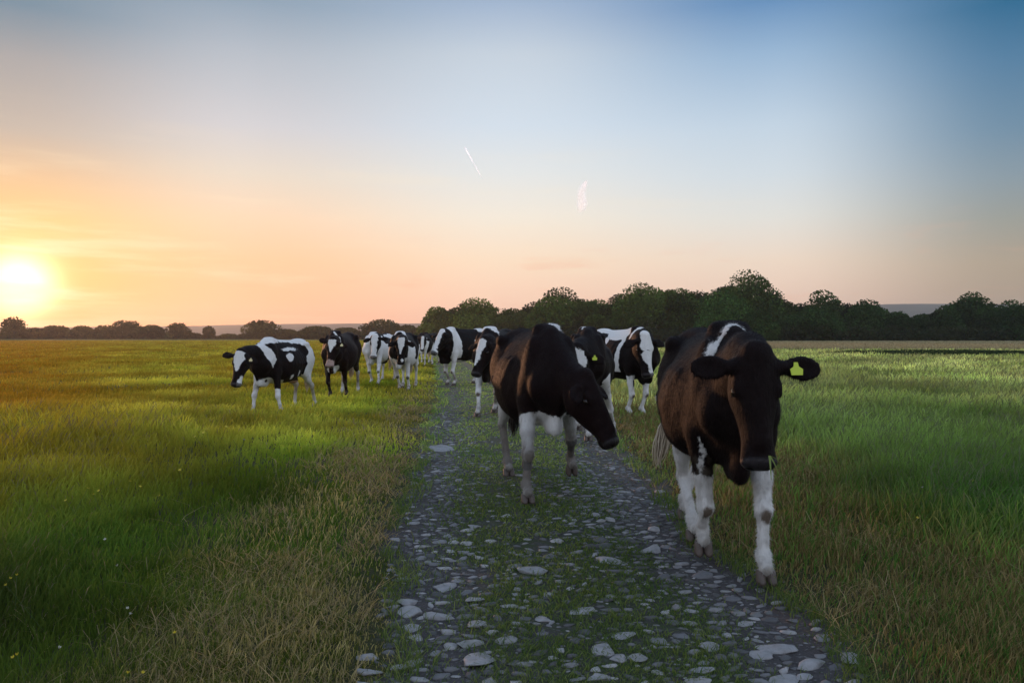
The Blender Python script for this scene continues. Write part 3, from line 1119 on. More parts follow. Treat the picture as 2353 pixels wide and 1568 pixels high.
def paint_k(I):
    pf, t = blank(I)
    V = I['V']
    pf = W(pf, tri(I, 0.02, 0.12, 0.095, 0.085))
    pf = W(pf, tri(I, 0.11, 0.33, 0.090, 0.006))
    pf = W(pf, on(I['head'], ev(I['h'], (0.46, 0.05, -0.08), (0.09, 0.05, 0.06))))
    xx = V[:, 0] + 0.55 * (1.3 - V[:, 2])
    pf = W(pf, np.where(I['head'] | I['leg']('earL', 'earR', 'FL', 'FR'), -0.2, np.minimum(np.minimum(xx - 0.70, 0.88 - xx), V[:, 2] - 0.86)))   # belt in front of the shoulder
    pf = W(pf, ev(V, (0.50, 0.0, 1.40), (0.30, 0.22, 0.12)))
    pf = W(pf, ev(V, (-0.20, 0.0, 1.36), (0.60, 0.17, 0.08)))
    pf = B(pf, ev(V, (0.05, 0.14, 1.30), (0.20, 0.07, 0.05)))
    pf = W(pf, ev(V, (0.12, 0.24, 1.20), (0.24, 0.09, 0.035)))
    pf = W(pf, ev(V, (0.22, 0.30, 1.05), (0.09, 0.08, 0.08)))
    pf = W(pf, np.where(I['leg']('torso', 'HR', 'HL'), np.minimum(-0.40 - V[:, 0], 0.15 + 0 * V[:, 0]), -0.2))
    pf = B(pf, ev(V, (-0.36, 0.22, 1.16), (0.12, 0.14, 0.12)))
    pf = B(pf, ev(V, (-0.72, 0.16, 1.05), (0.12, 0.12, 0.15)))
    pf = W(pf, below(I, ('FR',), 0.72))
    pf = W(pf, below(I, ('FL',), 0.50))
    pf = W(pf, below(I, ('HL', 'HR'), 1.2))
    pf = W(pf, on(I['leg']('torso'), ev(V, (0.5, 0.05, 0.60), (0.35, 0.18, 0.10))))
    pf = B(pf, on(I['leg']('torso'), ev(V, (0.62, 0.04, 0.64), (0.03, 0.03, 0.04))))
    pf = W(pf, ev(V, (-0.05, 0.28, 0.78), (0.03, 0.06, 0.08)))
    pf = W(pf, ev(V, (0.15, 0.26, 0.72), (0.04, 0.06, 0.08)))
    pf = B(pf, on(I['leg']('FR'), ev(V, (0.60, -0.10, 0.45), (0.04, 0.03, 0.02))))
    ud = I['leg']('torso') & (V[:, 2] < 0.60) & (V[:, 0] < -0.2)
    t[ud] = (0.50, 0.33, 0.24, 0.7)
    dirt(I, t, ('HL', 'HR'), 0.35, 0.30, (0.20, 0.17, 0.10), 0.8)
    dirt(I, t, ('FL', 'FR'), 0.07, 0.08, (0.04, 0.06, 0.02), 1.0)
    return pf, t


def paint_far(I):
    pf, t = blank(I)
    V = I['V']
    pf = W(pf, tri(I, -0.02, 0.5, 0.06, 0.05))
    pf = W(pf, below(I, ('FL', 'FR', 'HL', 'HR'), 1.0))
    pf = W(pf, ev(V, (0.55, -0.05, 0.75), (0.35, 0.3, 0.35)))
    pf = W(pf, ev(V, (0.5, 0.25, 1.1), (0.2, 0.1, 0.3)))
    return pf, t


cow_a = build_cow('cow', 'largest nearest cow, black with white lower legs, head facing the camera',
    None, 1640, 4.78, -4, 0.975, {'FL': ('g', 1760, 1338), 'FR': ('r', -0.20, 0.04, 0.0), 'HR': ('g', 1594, 1240), 'HL': ('g', 1574, 1190)},
    (1738, 806, 3.42, -6, 74, 3), paint_a, vox=0.010, hs=0.99, ears=(0.0, 0.02), tags=((1, 0.085, 0.0),), brown=0.35, detail=True, seed=1, tail_side=-0.12,
    tail=[(-0.845, 0.0, 1.27), (-0.91, -0.05, 1.10), (-0.90, -0.13, 0.88), (-0.84, -0.20, 0.66)])
cow_b = build_cow('cow', 'dark brown cow lowering its head to the right in mid track, muddy legs',
    None, 1227, 6.72, 12, 0.985, {'FR': ('g', 1212, 1154), 'FL': ('g', 1314, 1112, 0.10), 'HR': ('g', 1168, 1092), 'HL': ('r', -0.25, 0.0)},
    (1341, 860, 5.75, 58, 57, 0), paint_b, vox=0.011, hs=1.08, ears=(0.5, 0.5), brown=0.55, detail=True, seed=2, tuft='dark')
cow_g = build_cow('cow', 'black cow with round white forehead patch, half hidden behind the brown cow',
    None, 1350, 10.15, -6, 1.0, {'FR': ('g', 1352, 1012), 'FL': ('g', 1408, 996), 'HL': ('r', -0.2, 0.0), 'HR': ('r', 0.15, 0.0)},
    (1326, 796, 9.15, -8, 80, 0), paint_g, vox=0.014, hs=1.15, ears=(0.45, 0.1), tags=((1, 0.10, -0.01),), brown=0.2, seed=3, tuft='dark')
cow_h = build_cow('cow', 'cow with broad white face turned right, seen just left of the nearest cow',
    None, 1428, 12.9, 26, 1.03, {'FR': ('g', 1447, 957), 'FL': ('g', 1478, 957), 'HR': ('r', 0.2, 0.0), 'HL': ('r', -0.2, 0.0)},
    (1480, 768, 12.0, 19, 72, 0), paint_h, vox=0.016, hs=1.22, ears=(0.3, 0.3), brown=0.15, seed=4)
cow_f = build_cow('cow', 'black cow with white triangle blaze directly left of the brown cow',
    None, 1142, 13.2, -14, 1.03, {'FR': ('g', 1097, 957), 'FL': ('g', 1136, 948), 'HR': ('r', 0.1, 0.0), 'HL': ('r', -0.2, 0.0)},
    (1113, 778, 12.2, -42, 62, 0), paint_f, vox=0.016, hs=1.12, ears=(0.3, 0.3), brown=0.25, seed=5)
cow_e = build_cow('cow', 'white faced cow with white shoulder belt, head turned left at the track',
    None, 1066, 20.6, -42, 1.09, {'FR': ('g', 1028, 884), 'FL': ('g', 1043, 886), 'HR': ('r', 0.15, 0.0), 'HL': ('r', -0.2, 0.0)},
    (1017, 760, 19.6, -42, 52, 0), paint_e, vox=0.020, hs=1.15, ears=(0.2, 0.2), seed=6)
cow_d = build_cow('cow', 'cow with all white legs, black head and small white forehead triangle',
    None, 928, 18.5, -3, 1.0, {'FR': ('g', 917, 897), 'FL': ('g', 938, 899), 'HR': ('r', 0.1, 0.0), 'HL': ('r', -0.2, 0.0)},
    (922, 776, 17.4, -2, 74, 0), paint_d, vox=0.018, hs=1.12, ears=(0.45, 0.45), seed=7)
cow_c = build_cow('cow', 'mostly white cow with wide white face, right of the plain dark brown one',
    None, 872, 21.2, -11, 1.0, {'FR': ('g', 852, 882), 'FL': ('g', 868, 886), 'HR': ('r', 0.1, 0.0), 'HL': ('r', -0.15, 0.0)},
    (862, 770, 20.0, -10, 68, 0), paint_c, vox=0.020, hs=1.15, ears=(0.0, 0.3), seed=8)
cow_j = build_cow('cow', 'dark brown cow with pale muzzle in the meadow, second from left',
    None, 784, 16.4, -3, 1.0, {'FR': ('g', 757, 916), 'FL': ('g', 794, 913), 'HR': ('r', 0.1, 0.0), 'HL': ('r', -0.2, 0.0)},
    (765, 778, 15.3, -12, 66, 4), paint_j, vox=0.018, hs=1.08, ears=(0.35, -0.35), tags=((1, 0.10, 0.0, 1),), brown=0.6, seed=9)
cow_k = build_cow('cow', 'black and white spotted cow, leftmost of the herd in the long grass',
    None, 649, 13.0, -16, 0.905, {'FR': ('g', 577, 958), 'FL': ('g', 641, 957), 'HR': ('r', 0.05, 0.0), 'HL': ('r', -0.25, 0.0)},
    (553, 806, 11.9, -12, 68, 6), paint_k, vox=0.015, hs=1.15, ears=(0.5, -0.05), tags=((1, 0.10, 0.0, 1),), brown=0.1, seed=10)
cow_i = build_cow('cow', 'small distant cow with white chest, beside the dark one farthest away',
    None, 975, 33.5, -8, 1.02, {'FR': ('r', 0.1, 0), 'FL': ('r', -0.1, 0), 'HR': ('r', 0.1, 0.0), 'HL': ('r', -0.2, 0.0)},
    (972, 774, 32.3, -10, 66, 0), paint_far, vox=0.028, hs=1.1, ears=(0.2, 0.2), seed=11)
cow_l = build_cow('cow', 'distant dark cow, farthest away, partly behind the small white chested one',
    None, 987, 37.0, -16, 1.05, {'FR': ('r', 0.15, 0), 'FL': ('r', -0.1, 0), 'HR': ('r', 0.1, 0.0), 'HL': ('r', -0.2, 0.0)},
    (990, 776, 35.8, 5, 64, 0), lambda I: (W(below(I, ('FL', 'FR', 'HL', 'HR'), 0.7), tri(I, 0, .5, .04, .04)), blank(I)[1]), vox=0.028, hs=1.1, seed=12)
#@@ ground
YS = [0.0, 2.87, 3.6, 4.1, 4.8, 7.0, 10.0, 14.0, 18.0, 29.0, 60.0, 120.0]
LE = [-0.50, -0.62, -0.68, -0.73, -0.80, -0.98, -1.20, -1.45, -1.70, -2.90, -6.2, -13.0]
RE = [1.50, 1.40, 1.44, 1.46, 1.25, 1.30, 1.45, 1.30, 0.75, -1.05, -4.6, -11.0]
HAZE_TOP = 96.0


def edges(y, x=None):
    le, re = np.interp(y, YS, LE), np.interp(y, YS, RE)
    if x is not None:
        w = (fbm(x * 0.3, y, 1.9, 11) - 0.5) * 0.50
        le, re = le + w, re + (fbm(x * 0.3, y, 1.4, 17) - 0.5) * 0.36
    return le, re


def ground_z(x, y):
    x, y = np.asarray(x, float), np.asarray(y, float)
    le, re = edges(y)
    u = (x - le) / (re - le)
    inside = sstep(-0.12, 0.08, u) * sstep(1.12, 0.92, u)
    ruts = np.exp(-((u - 0.14) / 0.12) ** 2) + np.exp(-((u - 0.84) / 0.14) ** 2)
    z = -0.022 * inside - 0.018 * ruts * inside + (fbm(x, y, 1.1, 5) - 0.5) * 0.03
    side = np.maximum(np.maximum(le - x, x - re), 0)
    z = z + (fbm(x, y, 0.35, 8) - 0.5) * 0.12 * sstep(0.3, 3.0, side)
    return z * sstep(160, 60, y)


def spaced(near, step, far, n):
    a = np.arange(0, near, step)
    b = near * (far / near) ** (np.linspace(0, 1, n))
    return np.concatenate([a, b])


px_ = spaced(7.0, 0.10, 2500.0, 46)
xs = np.concatenate([-px_[:0:-1], px_])
ys = np.concatenate([-spaced(3.0, 0.5, 60.0, 8)[:0:-1], spaced(26.0, 0.085, 2500.0, 56)])
GX, GY = np.meshgrid(xs, ys, indexing='ij')
GZ = ground_z(GX, GY)
nx, ny = GX.shape
ii = (np.arange(nx - 1)[:, None] * ny + np.arange(ny - 1)[None, :]).ravel()
GF = np.stack([ii, ii + ny, ii + ny + 1, ii + 1], 1)
le, re = edges(GY, GX)
soil_in = np.minimum(GX - le, re - GX)
u_ = (GX - le) / (re - le)


def ground_material():
    m, T, out = material('earth_and_turf')
    co = T.new('ShaderNodeTexCoord').outputs['Object']
    tr = T.new('ShaderNodeAttribute', attribute_name='track').outputs['Fac']
    mid = T.new('ShaderNodeAttribute', attribute_name='middle').outputs['Fac']
    n = T.noise(co, 9.0, 6.0, 0.65)
    n2 = T.noise(co, 0.5, 4.0, 0.6)
    n3 = T.noise(co, 60.0, 3.0, 0.6)
    soil = T.mix(n, (0.022, 0.020, 0.022), (0.085, 0.078, 0.078))
    soil = T.mix(T.rng(n3, 0.55, 0.75), soil, (0.16, 0.155, 0.16))
    green = T.mix(n, (0.014, 0.026, 0.010), (0.045, 0.060, 0.020))
    soil = T.mix(T.math('MULTIPLY', mid, T.rng(n, 0.35, 0.6)), soil, green)
    sp0 = T.new('ShaderNodeSeparateXYZ')
    T.l.new(co, sp0.inputs[0])
    soil = T.mix(T.rng(sp0.outputs[1], 5.0, 14.0, 0.0, 0.75), soil, T.mix(n, (0.085, 0.080, 0.045), (0.22, 0.20, 0.13)))
    sep = T.new('ShaderNodeSeparateXYZ')
    T.l.new(co, sep.inputs[0])
    fl = T.mix(n2, (0.075, 0.080, 0.010), (0.150, 0.110, 0.016))      # far meadow on the left, yellower
    fr = T.mix(n2, (0.070, 0.105, 0.036), (0.14, 0.145, 0.075))
    side = T.rng(T.math('SUBTRACT', sep.outputs[0], T.math('MULTIPLY', sep.outputs[1], -0.06)), -2.0, 2.0)
    far = T.mix(side, fl, fr)
    near = T.mix(n, (0.016, 0.024, 0.008), (0.060, 0.055, 0.022))
    turf = T.mix(T.rng(sep.outputs[1], 6.0, 20.0), near, far)
    c = T.mix(T.rng(T.math('ADD', tr, T.math('MULTIPLY', T.math('SUBTRACT', n, 0.5), 0.25)), -0.05, 0.05), turf, soil)
    p = T.new('ShaderNodeBsdfPrincipled')
    T.put(p.inputs['Base Color'], c)
    p.inputs['Roughness'].default_value = 0.9
    p.inputs['Specular IOR Level'].default_value = 0.2
    b = T.new('ShaderNodeBump')
    b.inputs['Strength'].default_value = 0.8
    b.inputs['Distance'].default_value = 0.03
    T.put(b.inputs['Height'], T.math('ADD', n, T.math('MULTIPLY', n3, 0.4)))
    T.l.new(b.outputs[0], p.inputs['Normal'])
    T.l.new(p.outputs[0], out.inputs[0])
    return m


gnd = mesh_obj('ground', np.stack([GX.ravel(), GY.ravel(), GZ.ravel()], 1), GF, ground_material(), None, True,
               dict(track=np.clip(soil_in, -1, 1).ravel(), middle=(sstep(0.18, 0.34, u_) * sstep(0.84, 0.68, u_)).ravel()))
tag(gnd, kind='structure')

#@@ stones


def ico(sub):
    import bmesh
    bm = bmesh.new()
    bmesh.ops.create_icosphere(bm, subdivisions=sub, radius=1.0)
    V = np.array([v.co[:] for v in bm.verts])
    F = np.array([[v.index for v in f.verts] for f in bm.faces])
    bm.free()
    return V, F


ICO1, ICO2, ICO3 = ico(1), ico(2), ico(3)


def stone_shape(seed, base):
    rg = np.random.default_rng(seed)
    V, F = base
    V = V.copy()
    for _ in range(15):                        # knock flats off a ball
        n = nrmv(rg.normal(size=3) * np.array([1, 1, 0.7]))
        d = 0.46 + 0.40 * rg.random()
        over = np.maximum(V @ n - d, 0)
        V -= over[:, None] * n * 0.97
    V *= 1 + 0.26 * (fbm(V[:, 0] * 2 + V[:, 2], V[:, 1] * 2 - V[:, 2], 1.5, seed)[:, None] - 0.5)
    V *= np.array([1.0, 0.55 + 0.35 * rg.random(), 0.30 + 0.20 * rg.random()])
    return V, F


def stone_material():
    m, T, out = material('weathered_stone')
    co = T.new('ShaderNodeTexCoord').outputs['Object']
    geo = T.new('ShaderNodeNewGeometry')
    rnd = geo.outputs['Random Per Island']
    n = T.noise(geo.outputs['Position'], 26.0, 6.0, 0.7)
    n2 = T.noise(geo.outputs['Position'], 5.0, 4.0, 0.6)
    base = T.ramp(rnd, [(0.0, (0.05, 0.05, 0.055)), (0.45, (0.12, 0.12, 0.132)), (0.75, (0.23, 0.23, 0.247)), (1.0, (0.40, 0.395, 0.40))])
    c = T.mix(T.rng(n, 0.3, 0.75), T.mix(0.55, base, (0.05, 0.05, 0.045), 'MIX'), base)
    c = T.mix(T.math('MULTIPLY', T.rng(n2, 0.52, 0.7), 0.45), c, (0.07, 0.08, 0.045))
    p = T.new('ShaderNodeBsdfPrincipled')
    T.put(p.inputs['Base Color'], c)
    p.inputs['Roughness'].default_value = 0.62
    b = T.new('ShaderNodeBump')
    b.inputs['Strength'].default_value = 0.7
    b.inputs['Distance'].default_value = 0.012
    T.l.new(n, b.inputs['Height'])
    T.l.new(b.outputs[0], p.inputs['Normal'])
    T.l.new(p.outputs[0], out.inputs[0])
    return m


STONE = stone_material()
# the stones that stand out: photo position, width and height in photo pixels
BIG = [(945, 1385, 74, 38, 'large pale rounded stone at the left track edge, uppermost of three'),
       (943, 1426, 50, 26, 'pale oval stone at the left track edge, middle one of three'),
       (953, 1444, 42, 20, 'small pale stone at the left track edge, lowest of three in a row'),
       (1224, 1303, 76, 22, 'flat pale slab lying in the grassy middle of the track below the brown cow'),
       (1098, 1500, 86, 46, 'broad pale stone in the lower middle of the track, near the bottom of the picture'),
       (1388, 1478, 62, 44, 'angular pale stone in the middle of the track near the bottom of the picture'),
       (1496, 1245, 66, 22, 'long flat stone in the right rut left of the nearest cow'),
       (1400, 1276, 58, 24, 'pale lumpy stone right of the flat slab in the track'),
       (1022, 1331, 58, 24, 'slanting stone on the left side of the track above the large rounded stone'),
       (840, 1531, 78, 18, 'long flat stone poking from the soil at the lower left corner of the track'),
       (912, 1515, 60, 14, 'thin flat stone at the lower left of the track beside the longer one'),
       (1247, 1413, 40, 24, 'small bright stone in the middle of the track, above the angular pale stone'),
       (1094, 1421, 54, 26, 'tan stone in the left middle of the track right of the three pale stones'),
       (1089, 1196, 36, 18, 'pale stone in the track just below and left of the brown cow'),
       (1258, 1356, 28, 16, 'small white stone under the flat slab in the track'),
       (1630, 1466, 56, 28, 'grey stone in the dark right rut below the nearest cow'),
       (1470, 1495, 60, 26, 'grey wedge shaped stone right of the angular pale stone'),
       (1712, 1410, 40, 18, 'squarish grey stone in the right rut below the nearest hoof'),
       (1605, 1552, 70, 24, 'long grey stone at the bottom edge of the picture on the right of the track'),
       (1680, 1555, 60, 20, 'thin grey stone at the bottom edge of the picture, right of the long grey one'),
       (1018, 1022, 70, 22, 'broad flat bluish stone at the left edge of the track behind the brown cow'),
       (1375, 1480 + 60, 60, 16, 'low grey stone at the bottom of the track under the angular pale stone')]
items = []
for k, (px, py, w, h, lab) in enumerate(BIG):
    x, y = ground_at(px, py + 4)
    sx = w / FPX * y / 2
    sy = max(h / FPX * y * y / CAM_H * 0.40, sx * 0.45)
    items.append(dict(x=x, y=y, sx=sx, sy=min(sy, sx * 1.1), sz=min(0.30 * sx, 0.030), rot=(RNG.random() - .5) * 0.25, lab=lab, big=True, v=k))
occ = [(i['x'], i['y'], i['sx']) for i in items]
N = 22000
yy = 1.6 * (34 / 1.6) ** RNG.random(N)
yy = np.where(RNG.random(N) < 0.45, RNG.random(N) * 12 + 1.6, yy)
le, re = edges(yy)
uu = RNG.random(N)
dens = 0.36 + 0.80 * np.exp(-((uu - 0.15) / 0.10) ** 2) + 0.75 * np.exp(-((uu - 0.76) / 0.15) ** 2)
dens *= 0.45 + 1.1 * fbm(uu * 3 + 5, yy, 0.9, 31)
keep = RNG.random(N) < dens
yy, uu, le, re = yy[keep], uu[keep], le[keep], re[keep]
xx = le + (re - le) * (0.02 + 0.98 * uu)
rad = 0.009 + 0.028 * RNG.random(len(xx)) ** 1.7 + 0.022 * (RNG.random(len(xx)) < 0.07)
rad *= np.where((uu > 0.28) & (uu < 0.66), 0.85, 1.0)
order = np.argsort(-rad)
grid = {}
for x, y, r in occ:
    grid.setdefault((int(x // 0.25), int(y // 0.25)), []).append((x, y, r))
for i in order:
    x, y, r = xx[i], yy[i], rad[i]
    c = (int(x // 0.25), int(y // 0.25))
    bad = False
    for a in (-1, 0, 1):
        for b in (-1, 0, 1):
            for q in grid.get((c[0] + a, c[1] + b), ()):
                if (q[0] - x) ** 2 + (q[1] - y) ** 2 < (0.86 * (q[2] + r)) ** 2:
                    bad = True
    if bad:
        continue
    grid.setdefault(c, []).append((x, y, r))
    items.append(dict(x=x, y=y, sx=r * (1.15 + .5 * RNG.random()), sy=r * (0.6 + .4 * RNG.random()), sz=r * (0.28 + 0.22 * RNG.random()), rot=RNG.normal() * 0.5, u=uu[i], big=False, v=int(RNG.integers(0, 14))))
small = sorted([i for i in items if not i['big']], key=lambda i: -i['sx'] * i['sy'] / (i['y'] ** 3))
single = [i for i in items if i['big']] + small[:300 - len(BIG)]
rest = small[300 - len(BIG):]
VAR = [stone_shape(200 + k, ICO3) for k in range(14)]
VARM = {}
for it in single:
    V, F = stone_shape(500 + it['v'], ICO3) if it['big'] else VAR[it['v']]
    if it['big']:
        V = V / np.abs(V).max(0)
        me = mesh_obj('cobble_stone', V, F, STONE)
        o = me
    else:
        if it['v'] not in VARM:
            VARM[it['v']] = mesh_obj('cobble_stone', V / np.abs(V).max(0), F, STONE)
            o = VARM[it['v']]
        else:
            o = VARM[it['v']].copy()
            COL.objects.link(o)
    o.location = (it['x'], it['y'], float(ground_z(it['x'], it['y'])) + it['sz'] * 0.05)
    o.scale = (it['sx'], it['sy'], it['sz'])
    o.rotation_euler = ((RNG.random() - .5) * 0.3, (RNG.random() - .5) * 0.3, it['rot'])
    if it['big']:
        lab = it['lab']
    else:
        zone = 'in the left rut' if it['u'] < 0.3 else ('in the grassy track middle' if it['u'] < 0.66 else 'in the dark right rut')
        near = 'at the very front of the picture' if it['y'] < 3.6 else ('in the foreground' if it['y'] < 5 else 'near the brown cow')
        lab = 'small grey stone %s, %s' % (zone, near)
    tag(o, lab, 'stone', 'stones bedded in the track')
Vs, Fs, base = [], [], 0
SM = [stone_shape(300 + k, ICO1) for k in range(20)]
SM2 = [stone_shape(300 + k, ICO2) for k in range(20)]
for k, it in enumerate(rest):
    V, F = (SM2 if it['y'] < 8 else SM)[k % 20]
    c, s = math.cos(it['rot']), math.sin(it['rot'])
    Q = V * np.array([it['sx'], it['sy'] / 0.7, it['sz'] / 0.4])
    Q = np.stack([Q[:, 0] * c - Q[:, 1] * s, Q[:, 0] * s + Q[:, 1] * c, Q[:, 2]], 1) + np.array([it['x'], it['y'], float(ground_z(it['x'], it['y'])) + it['sz'] * 0.05])
    Vs.append(Q)
    Fs.append(F + base)
    base += len(V)
so = mesh_obj('gravel', np.concatenate(Vs), np.concatenate(Fs), STONE)
tag(so, 'small stones and gravel packed into the rutted track', 'gravel', kind='stuff')
#@@ grass


def grass_material(name, rough=0.75, trans=0.45):
    m, T, out = material(name)
    c = T.new('ShaderNodeAttribute', attribute_name='col').outputs['Color']
    d = T.new('ShaderNodeBsdfDiffuse')
    T.l.new(c, d.inputs[0])
    t = T.new('ShaderNodeBsdfTranslucent')
    T.l.new(T.mix(1.0, c, (1.15, 1.1, 0.7, 1), 'MULTIPLY'), t.inputs[0])
    mx = T.new('ShaderNodeMixShader')
    mx.inputs[0].default_value = trans
    T.l.new(d.outputs[0], mx.inputs[1])
    T.l.new(t.outputs[0], mx.inputs[2])
    T.l.new(mx.outputs[0], out.inputs[0])
    return m


GRASS = grass_material('grass_blades')


def blades(name, x, y, h, w, col, lean, label, cat='grass', seedheads=None, zoff=0.0):
    """one mesh of tapering bent blades"""
    n = len(x)
    rg = np.random.default_rng(n)
    z = ground_z(x, y) + zoff - 0.01
    az = rg.random(n) * 2 * np.pi
    la = rg.random(n) * 2 * np.pi
    L = lean * (0.35 + 1.0 * rg.random(n)) * h
    dx, dy = np.cos(la) * L + 0.10 * h, np.sin(la) * L
    wx, wy = np.cos(az) * w / 2, np.sin(az) * w / 2
    P = np.zeros((n, 7, 3))
    for k, (t, ww) in enumerate(((0.0, 1.0), (0.45, 0.85), (0.8, 0.5))):
        bx, by, bz = x + dx * t ** 2, y + dy * t ** 2, z + h * (t - 0.12 * t ** 3)
        P[:, 2 * k] = np.stack([bx - wx * ww, by - wy * ww, bz], 1)
        P[:, 2 * k + 1] = np.stack([bx + wx * ww, by + wy * ww, bz], 1)
    P[:, 6] = np.stack([x + dx * 1.1, y + dy * 1.1, z + h * 0.88 - 0.25 * L], 1)
    b = np.arange(n)[:, None] * 7
    F4 = np.concatenate([b + np.array([[0, 1, 3, 2]]), b + np.array([[2, 3, 5, 4]])])
    F3 = b + np.array([[4, 5, 6]])
    C = np.repeat(col[:, None, :], 7, 1)
    if seedheads is not None:
        C[:, 4:, :] = seedheads[:, None, :]
    o = mesh_obj(name, P.reshape(-1, 3), [F4, F3], GRASS, None, True, dict(col=C.reshape(-1, 3)))
    return tag(o, label, cat, kind='stuff')


def lerp3(a, b, t):
    return np.asarray(a)[None, :] * (1 - t[:, None]) + np.asarray(b)[None, :] * t[:, None]


def scatter(n, y0, y1, spread=0.98, pw=1.0):
    y = y0 * (y1 / y0) ** (RNG.random(n) ** pw)
    x = (RNG.random(n) * 2 - 1) * spread * (y + 1.0)
    return x, y


# left meadow
x, y = scatter(840000, 0.9, 230)
le, re = edges(y, x)
dl = le - x
clump = fbm(x, y, 1.3, 41)
patch = fbm(x, y, 0.32, 43)
m = (dl > 0.0) & (RNG.random(len(x)) < 0.30 + 1.1 * clump)
x, y, dl, clump, patch = x[m], y[m], dl[m], clump[m], patch[m]
tall = sstep(1.6, 4.2, dl) * sstep(15, 8, y) * sstep(0.35, 0.60, patch + 0.12)
tall = np.maximum(tall, 0.8 * sstep(1.2, 2.4, dl) * sstep(6.0, 3.5, y))
verge = sstep(1.15, 0.35, dl + (patch - 0.5) * 0.9) * sstep(30, 12, y)
h = (0.085 + 0.07 * clump) * (1 - tall) + (0.20 + 0.26 * clump) * tall
h = h * (0.65 + 0.6 * RNG.random(len(x))) * (1 + 0.35 * sstep(14, 40, y))
h *= (1 - 0.25 * verge) * (0.35 + 0.65 * sstep(0.0, 0.45, dl))
h *= 1 + 0.30 * sstep(7.5, 11, y) * sstep(0.8, 2.0, dl) * sstep(22, 15, y)
w = np.maximum(0.0030, 0.00135 * y) * (0.7 + 0.7 * RNG.random(len(x)))
t1 = np.clip(patch * 1.5 - 0.25 + 0.35 * (RNG.random(len(x)) - 0.5), 0, 1)
col = lerp3((0.042, 0.092, 0.014), (0.145, 0.170, 0.028), t1)
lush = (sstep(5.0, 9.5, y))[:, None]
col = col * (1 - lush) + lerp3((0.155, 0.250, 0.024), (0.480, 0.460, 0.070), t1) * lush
ochre = sstep(0.48, 0.66, fbm(x * 0.8 + y * 0.5, y * 0.35, 0.55, 47)) * sstep(1.5, 3.5, dl)
mott = (0.55 + 0.9 * fbm(x, y, 3.2, 46)) * (0.22 + 2.4 * fbm(x * 0.6 + y * 0.4, y * 0.45 - x * 0.2, 0.9, 45, 4) ** 1.8)
col = col * mott[:, None]
col = col * lerp3((1.12, 0.92, 0.9), (1, 1, 1), np.clip(mott, 0, 1))
far = sstep(9, 22, y) * sstep(1.0, 4.0, dl)
west_glow = sstep(0.30, 0.62, -x / (y + 0.5)) * sstep(4.5, 8, y)  # orange sun glow over the far-left grass, put into the blade colour
ochre = np.clip(np.maximum(ochre * 0.8, np.maximum(far * 0.42, west_glow * 0.85)), 0, 1) * (0.6 + 0.4 * RNG.random(len(x)))
col = col * (1 - ochre[:, None]) + lerp3((0.300, 0.190, 0.012), (0.52, 0.350, 0.030), RNG.random(len(x))) * lerp3((1, 1, 1), (1.15, 0.72, 0.8), sstep(0.42, 0.68, -x / (y + 0.5)) * sstep(8, 14, y)) * ochre[:, None]  # reddened further to the west, glow painted into the blades
v = (verge * (RNG.random(len(x)) < 0.20 * 0 + 0.10 + 0.8 * fbm(x, y, 2.2, 49)))[:, None]
col = col * (1 - v) + lerp3((0.22, 0.19, 0.070), (0.52, 0.44, 0.20), RNG.random(len(x))) * v
corner_shade = (0.85 * sstep(5.2, 3.0, y) * sstep(1.0, 2.0, dl))[:, None]  # vignette-like darkening of the near-left corner, painted into the blade colour
col = col * (1 - corner_shade) + lerp3((0.012, 0.024, 0.009), (0.034, 0.040, 0.018), RNG.random(len(x))) * corner_shade
heads = np.where((RNG.random(len(x)) < 0.30 * tall)[:, None], lerp3((0.13, 0.10, 0.075), (0.26, 0.21, 0.14), RNG.random(len(x))), col * 1.15)
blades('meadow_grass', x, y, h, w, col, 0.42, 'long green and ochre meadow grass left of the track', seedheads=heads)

# right meadow
x, y = scatter(740000, 0.9, 75)
le, re = edges(y, x)
dr = x - re
clump = fbm(x, y, 1.5, 51)
patch = fbm(x, y, 0.4, 53)
m = (dr > 0.0) & (RNG.random(len(x)) < 0.35 + 1.0 * clump)
x, y, dr, clump, patch = x[m], y[m], dr[m], clump[m], patch[m]
edge_w = 1.35 + (patch - 0.5) * 1.0
tall = sstep(edge_w - 0.25, edge_w + 0.6, dr)
h = (0.10 + 0.08 * clump) * (1 - tall) + (0.26 + 0.22 * clump) * tall
h = h * (0.65 + 0.6 * RNG.random(len(x))) * (0.30 + 0.70 * sstep(0.0, 0.6, dr))
w = np.maximum(0.0030, 0.00135 * y) * (0.7 + 0.7 * RNG.random(len(x)))
t1 = np.clip(patch * 1.6 - 0.3 + 0.35 * (RNG.random(len(x)) - 0.5), 0, 1)
col = lerp3((0.046, 0.115, 0.022), (0.190, 0.290, 0.070), t1)
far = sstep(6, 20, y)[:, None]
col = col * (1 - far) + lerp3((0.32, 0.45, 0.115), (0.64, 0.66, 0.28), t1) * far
col = col * ((0.55 + 0.9 * fbm(x, y, 3.0, 56)) * (0.32 + 1.9 * fbm(x * 0.6 + 0.2 * y, y * 0.5, 0.8, 55, 4) ** 1.6))[:, None]
dry = ((1 - tall) * (RNG.random(len(x)) < 0.66) * sstep(26, 10, y))[:, None]
col = col * (1 - dry) + lerp3((0.10, 0.078, 0.034), (0.32, 0.255, 0.12), RNG.random(len(x))) * dry
heads = np.where((RNG.random(len(x)) < 0.35 * tall)[:, None], lerp3((0.10, 0.12, 0.07), (0.20, 0.21, 0.13), RNG.random(len(x))), col * 1.15)
blades('meadow_grass', x, y, h, w, col, 0.40, 'tall soft green grass in the meadow right of the track', seedheads=heads)

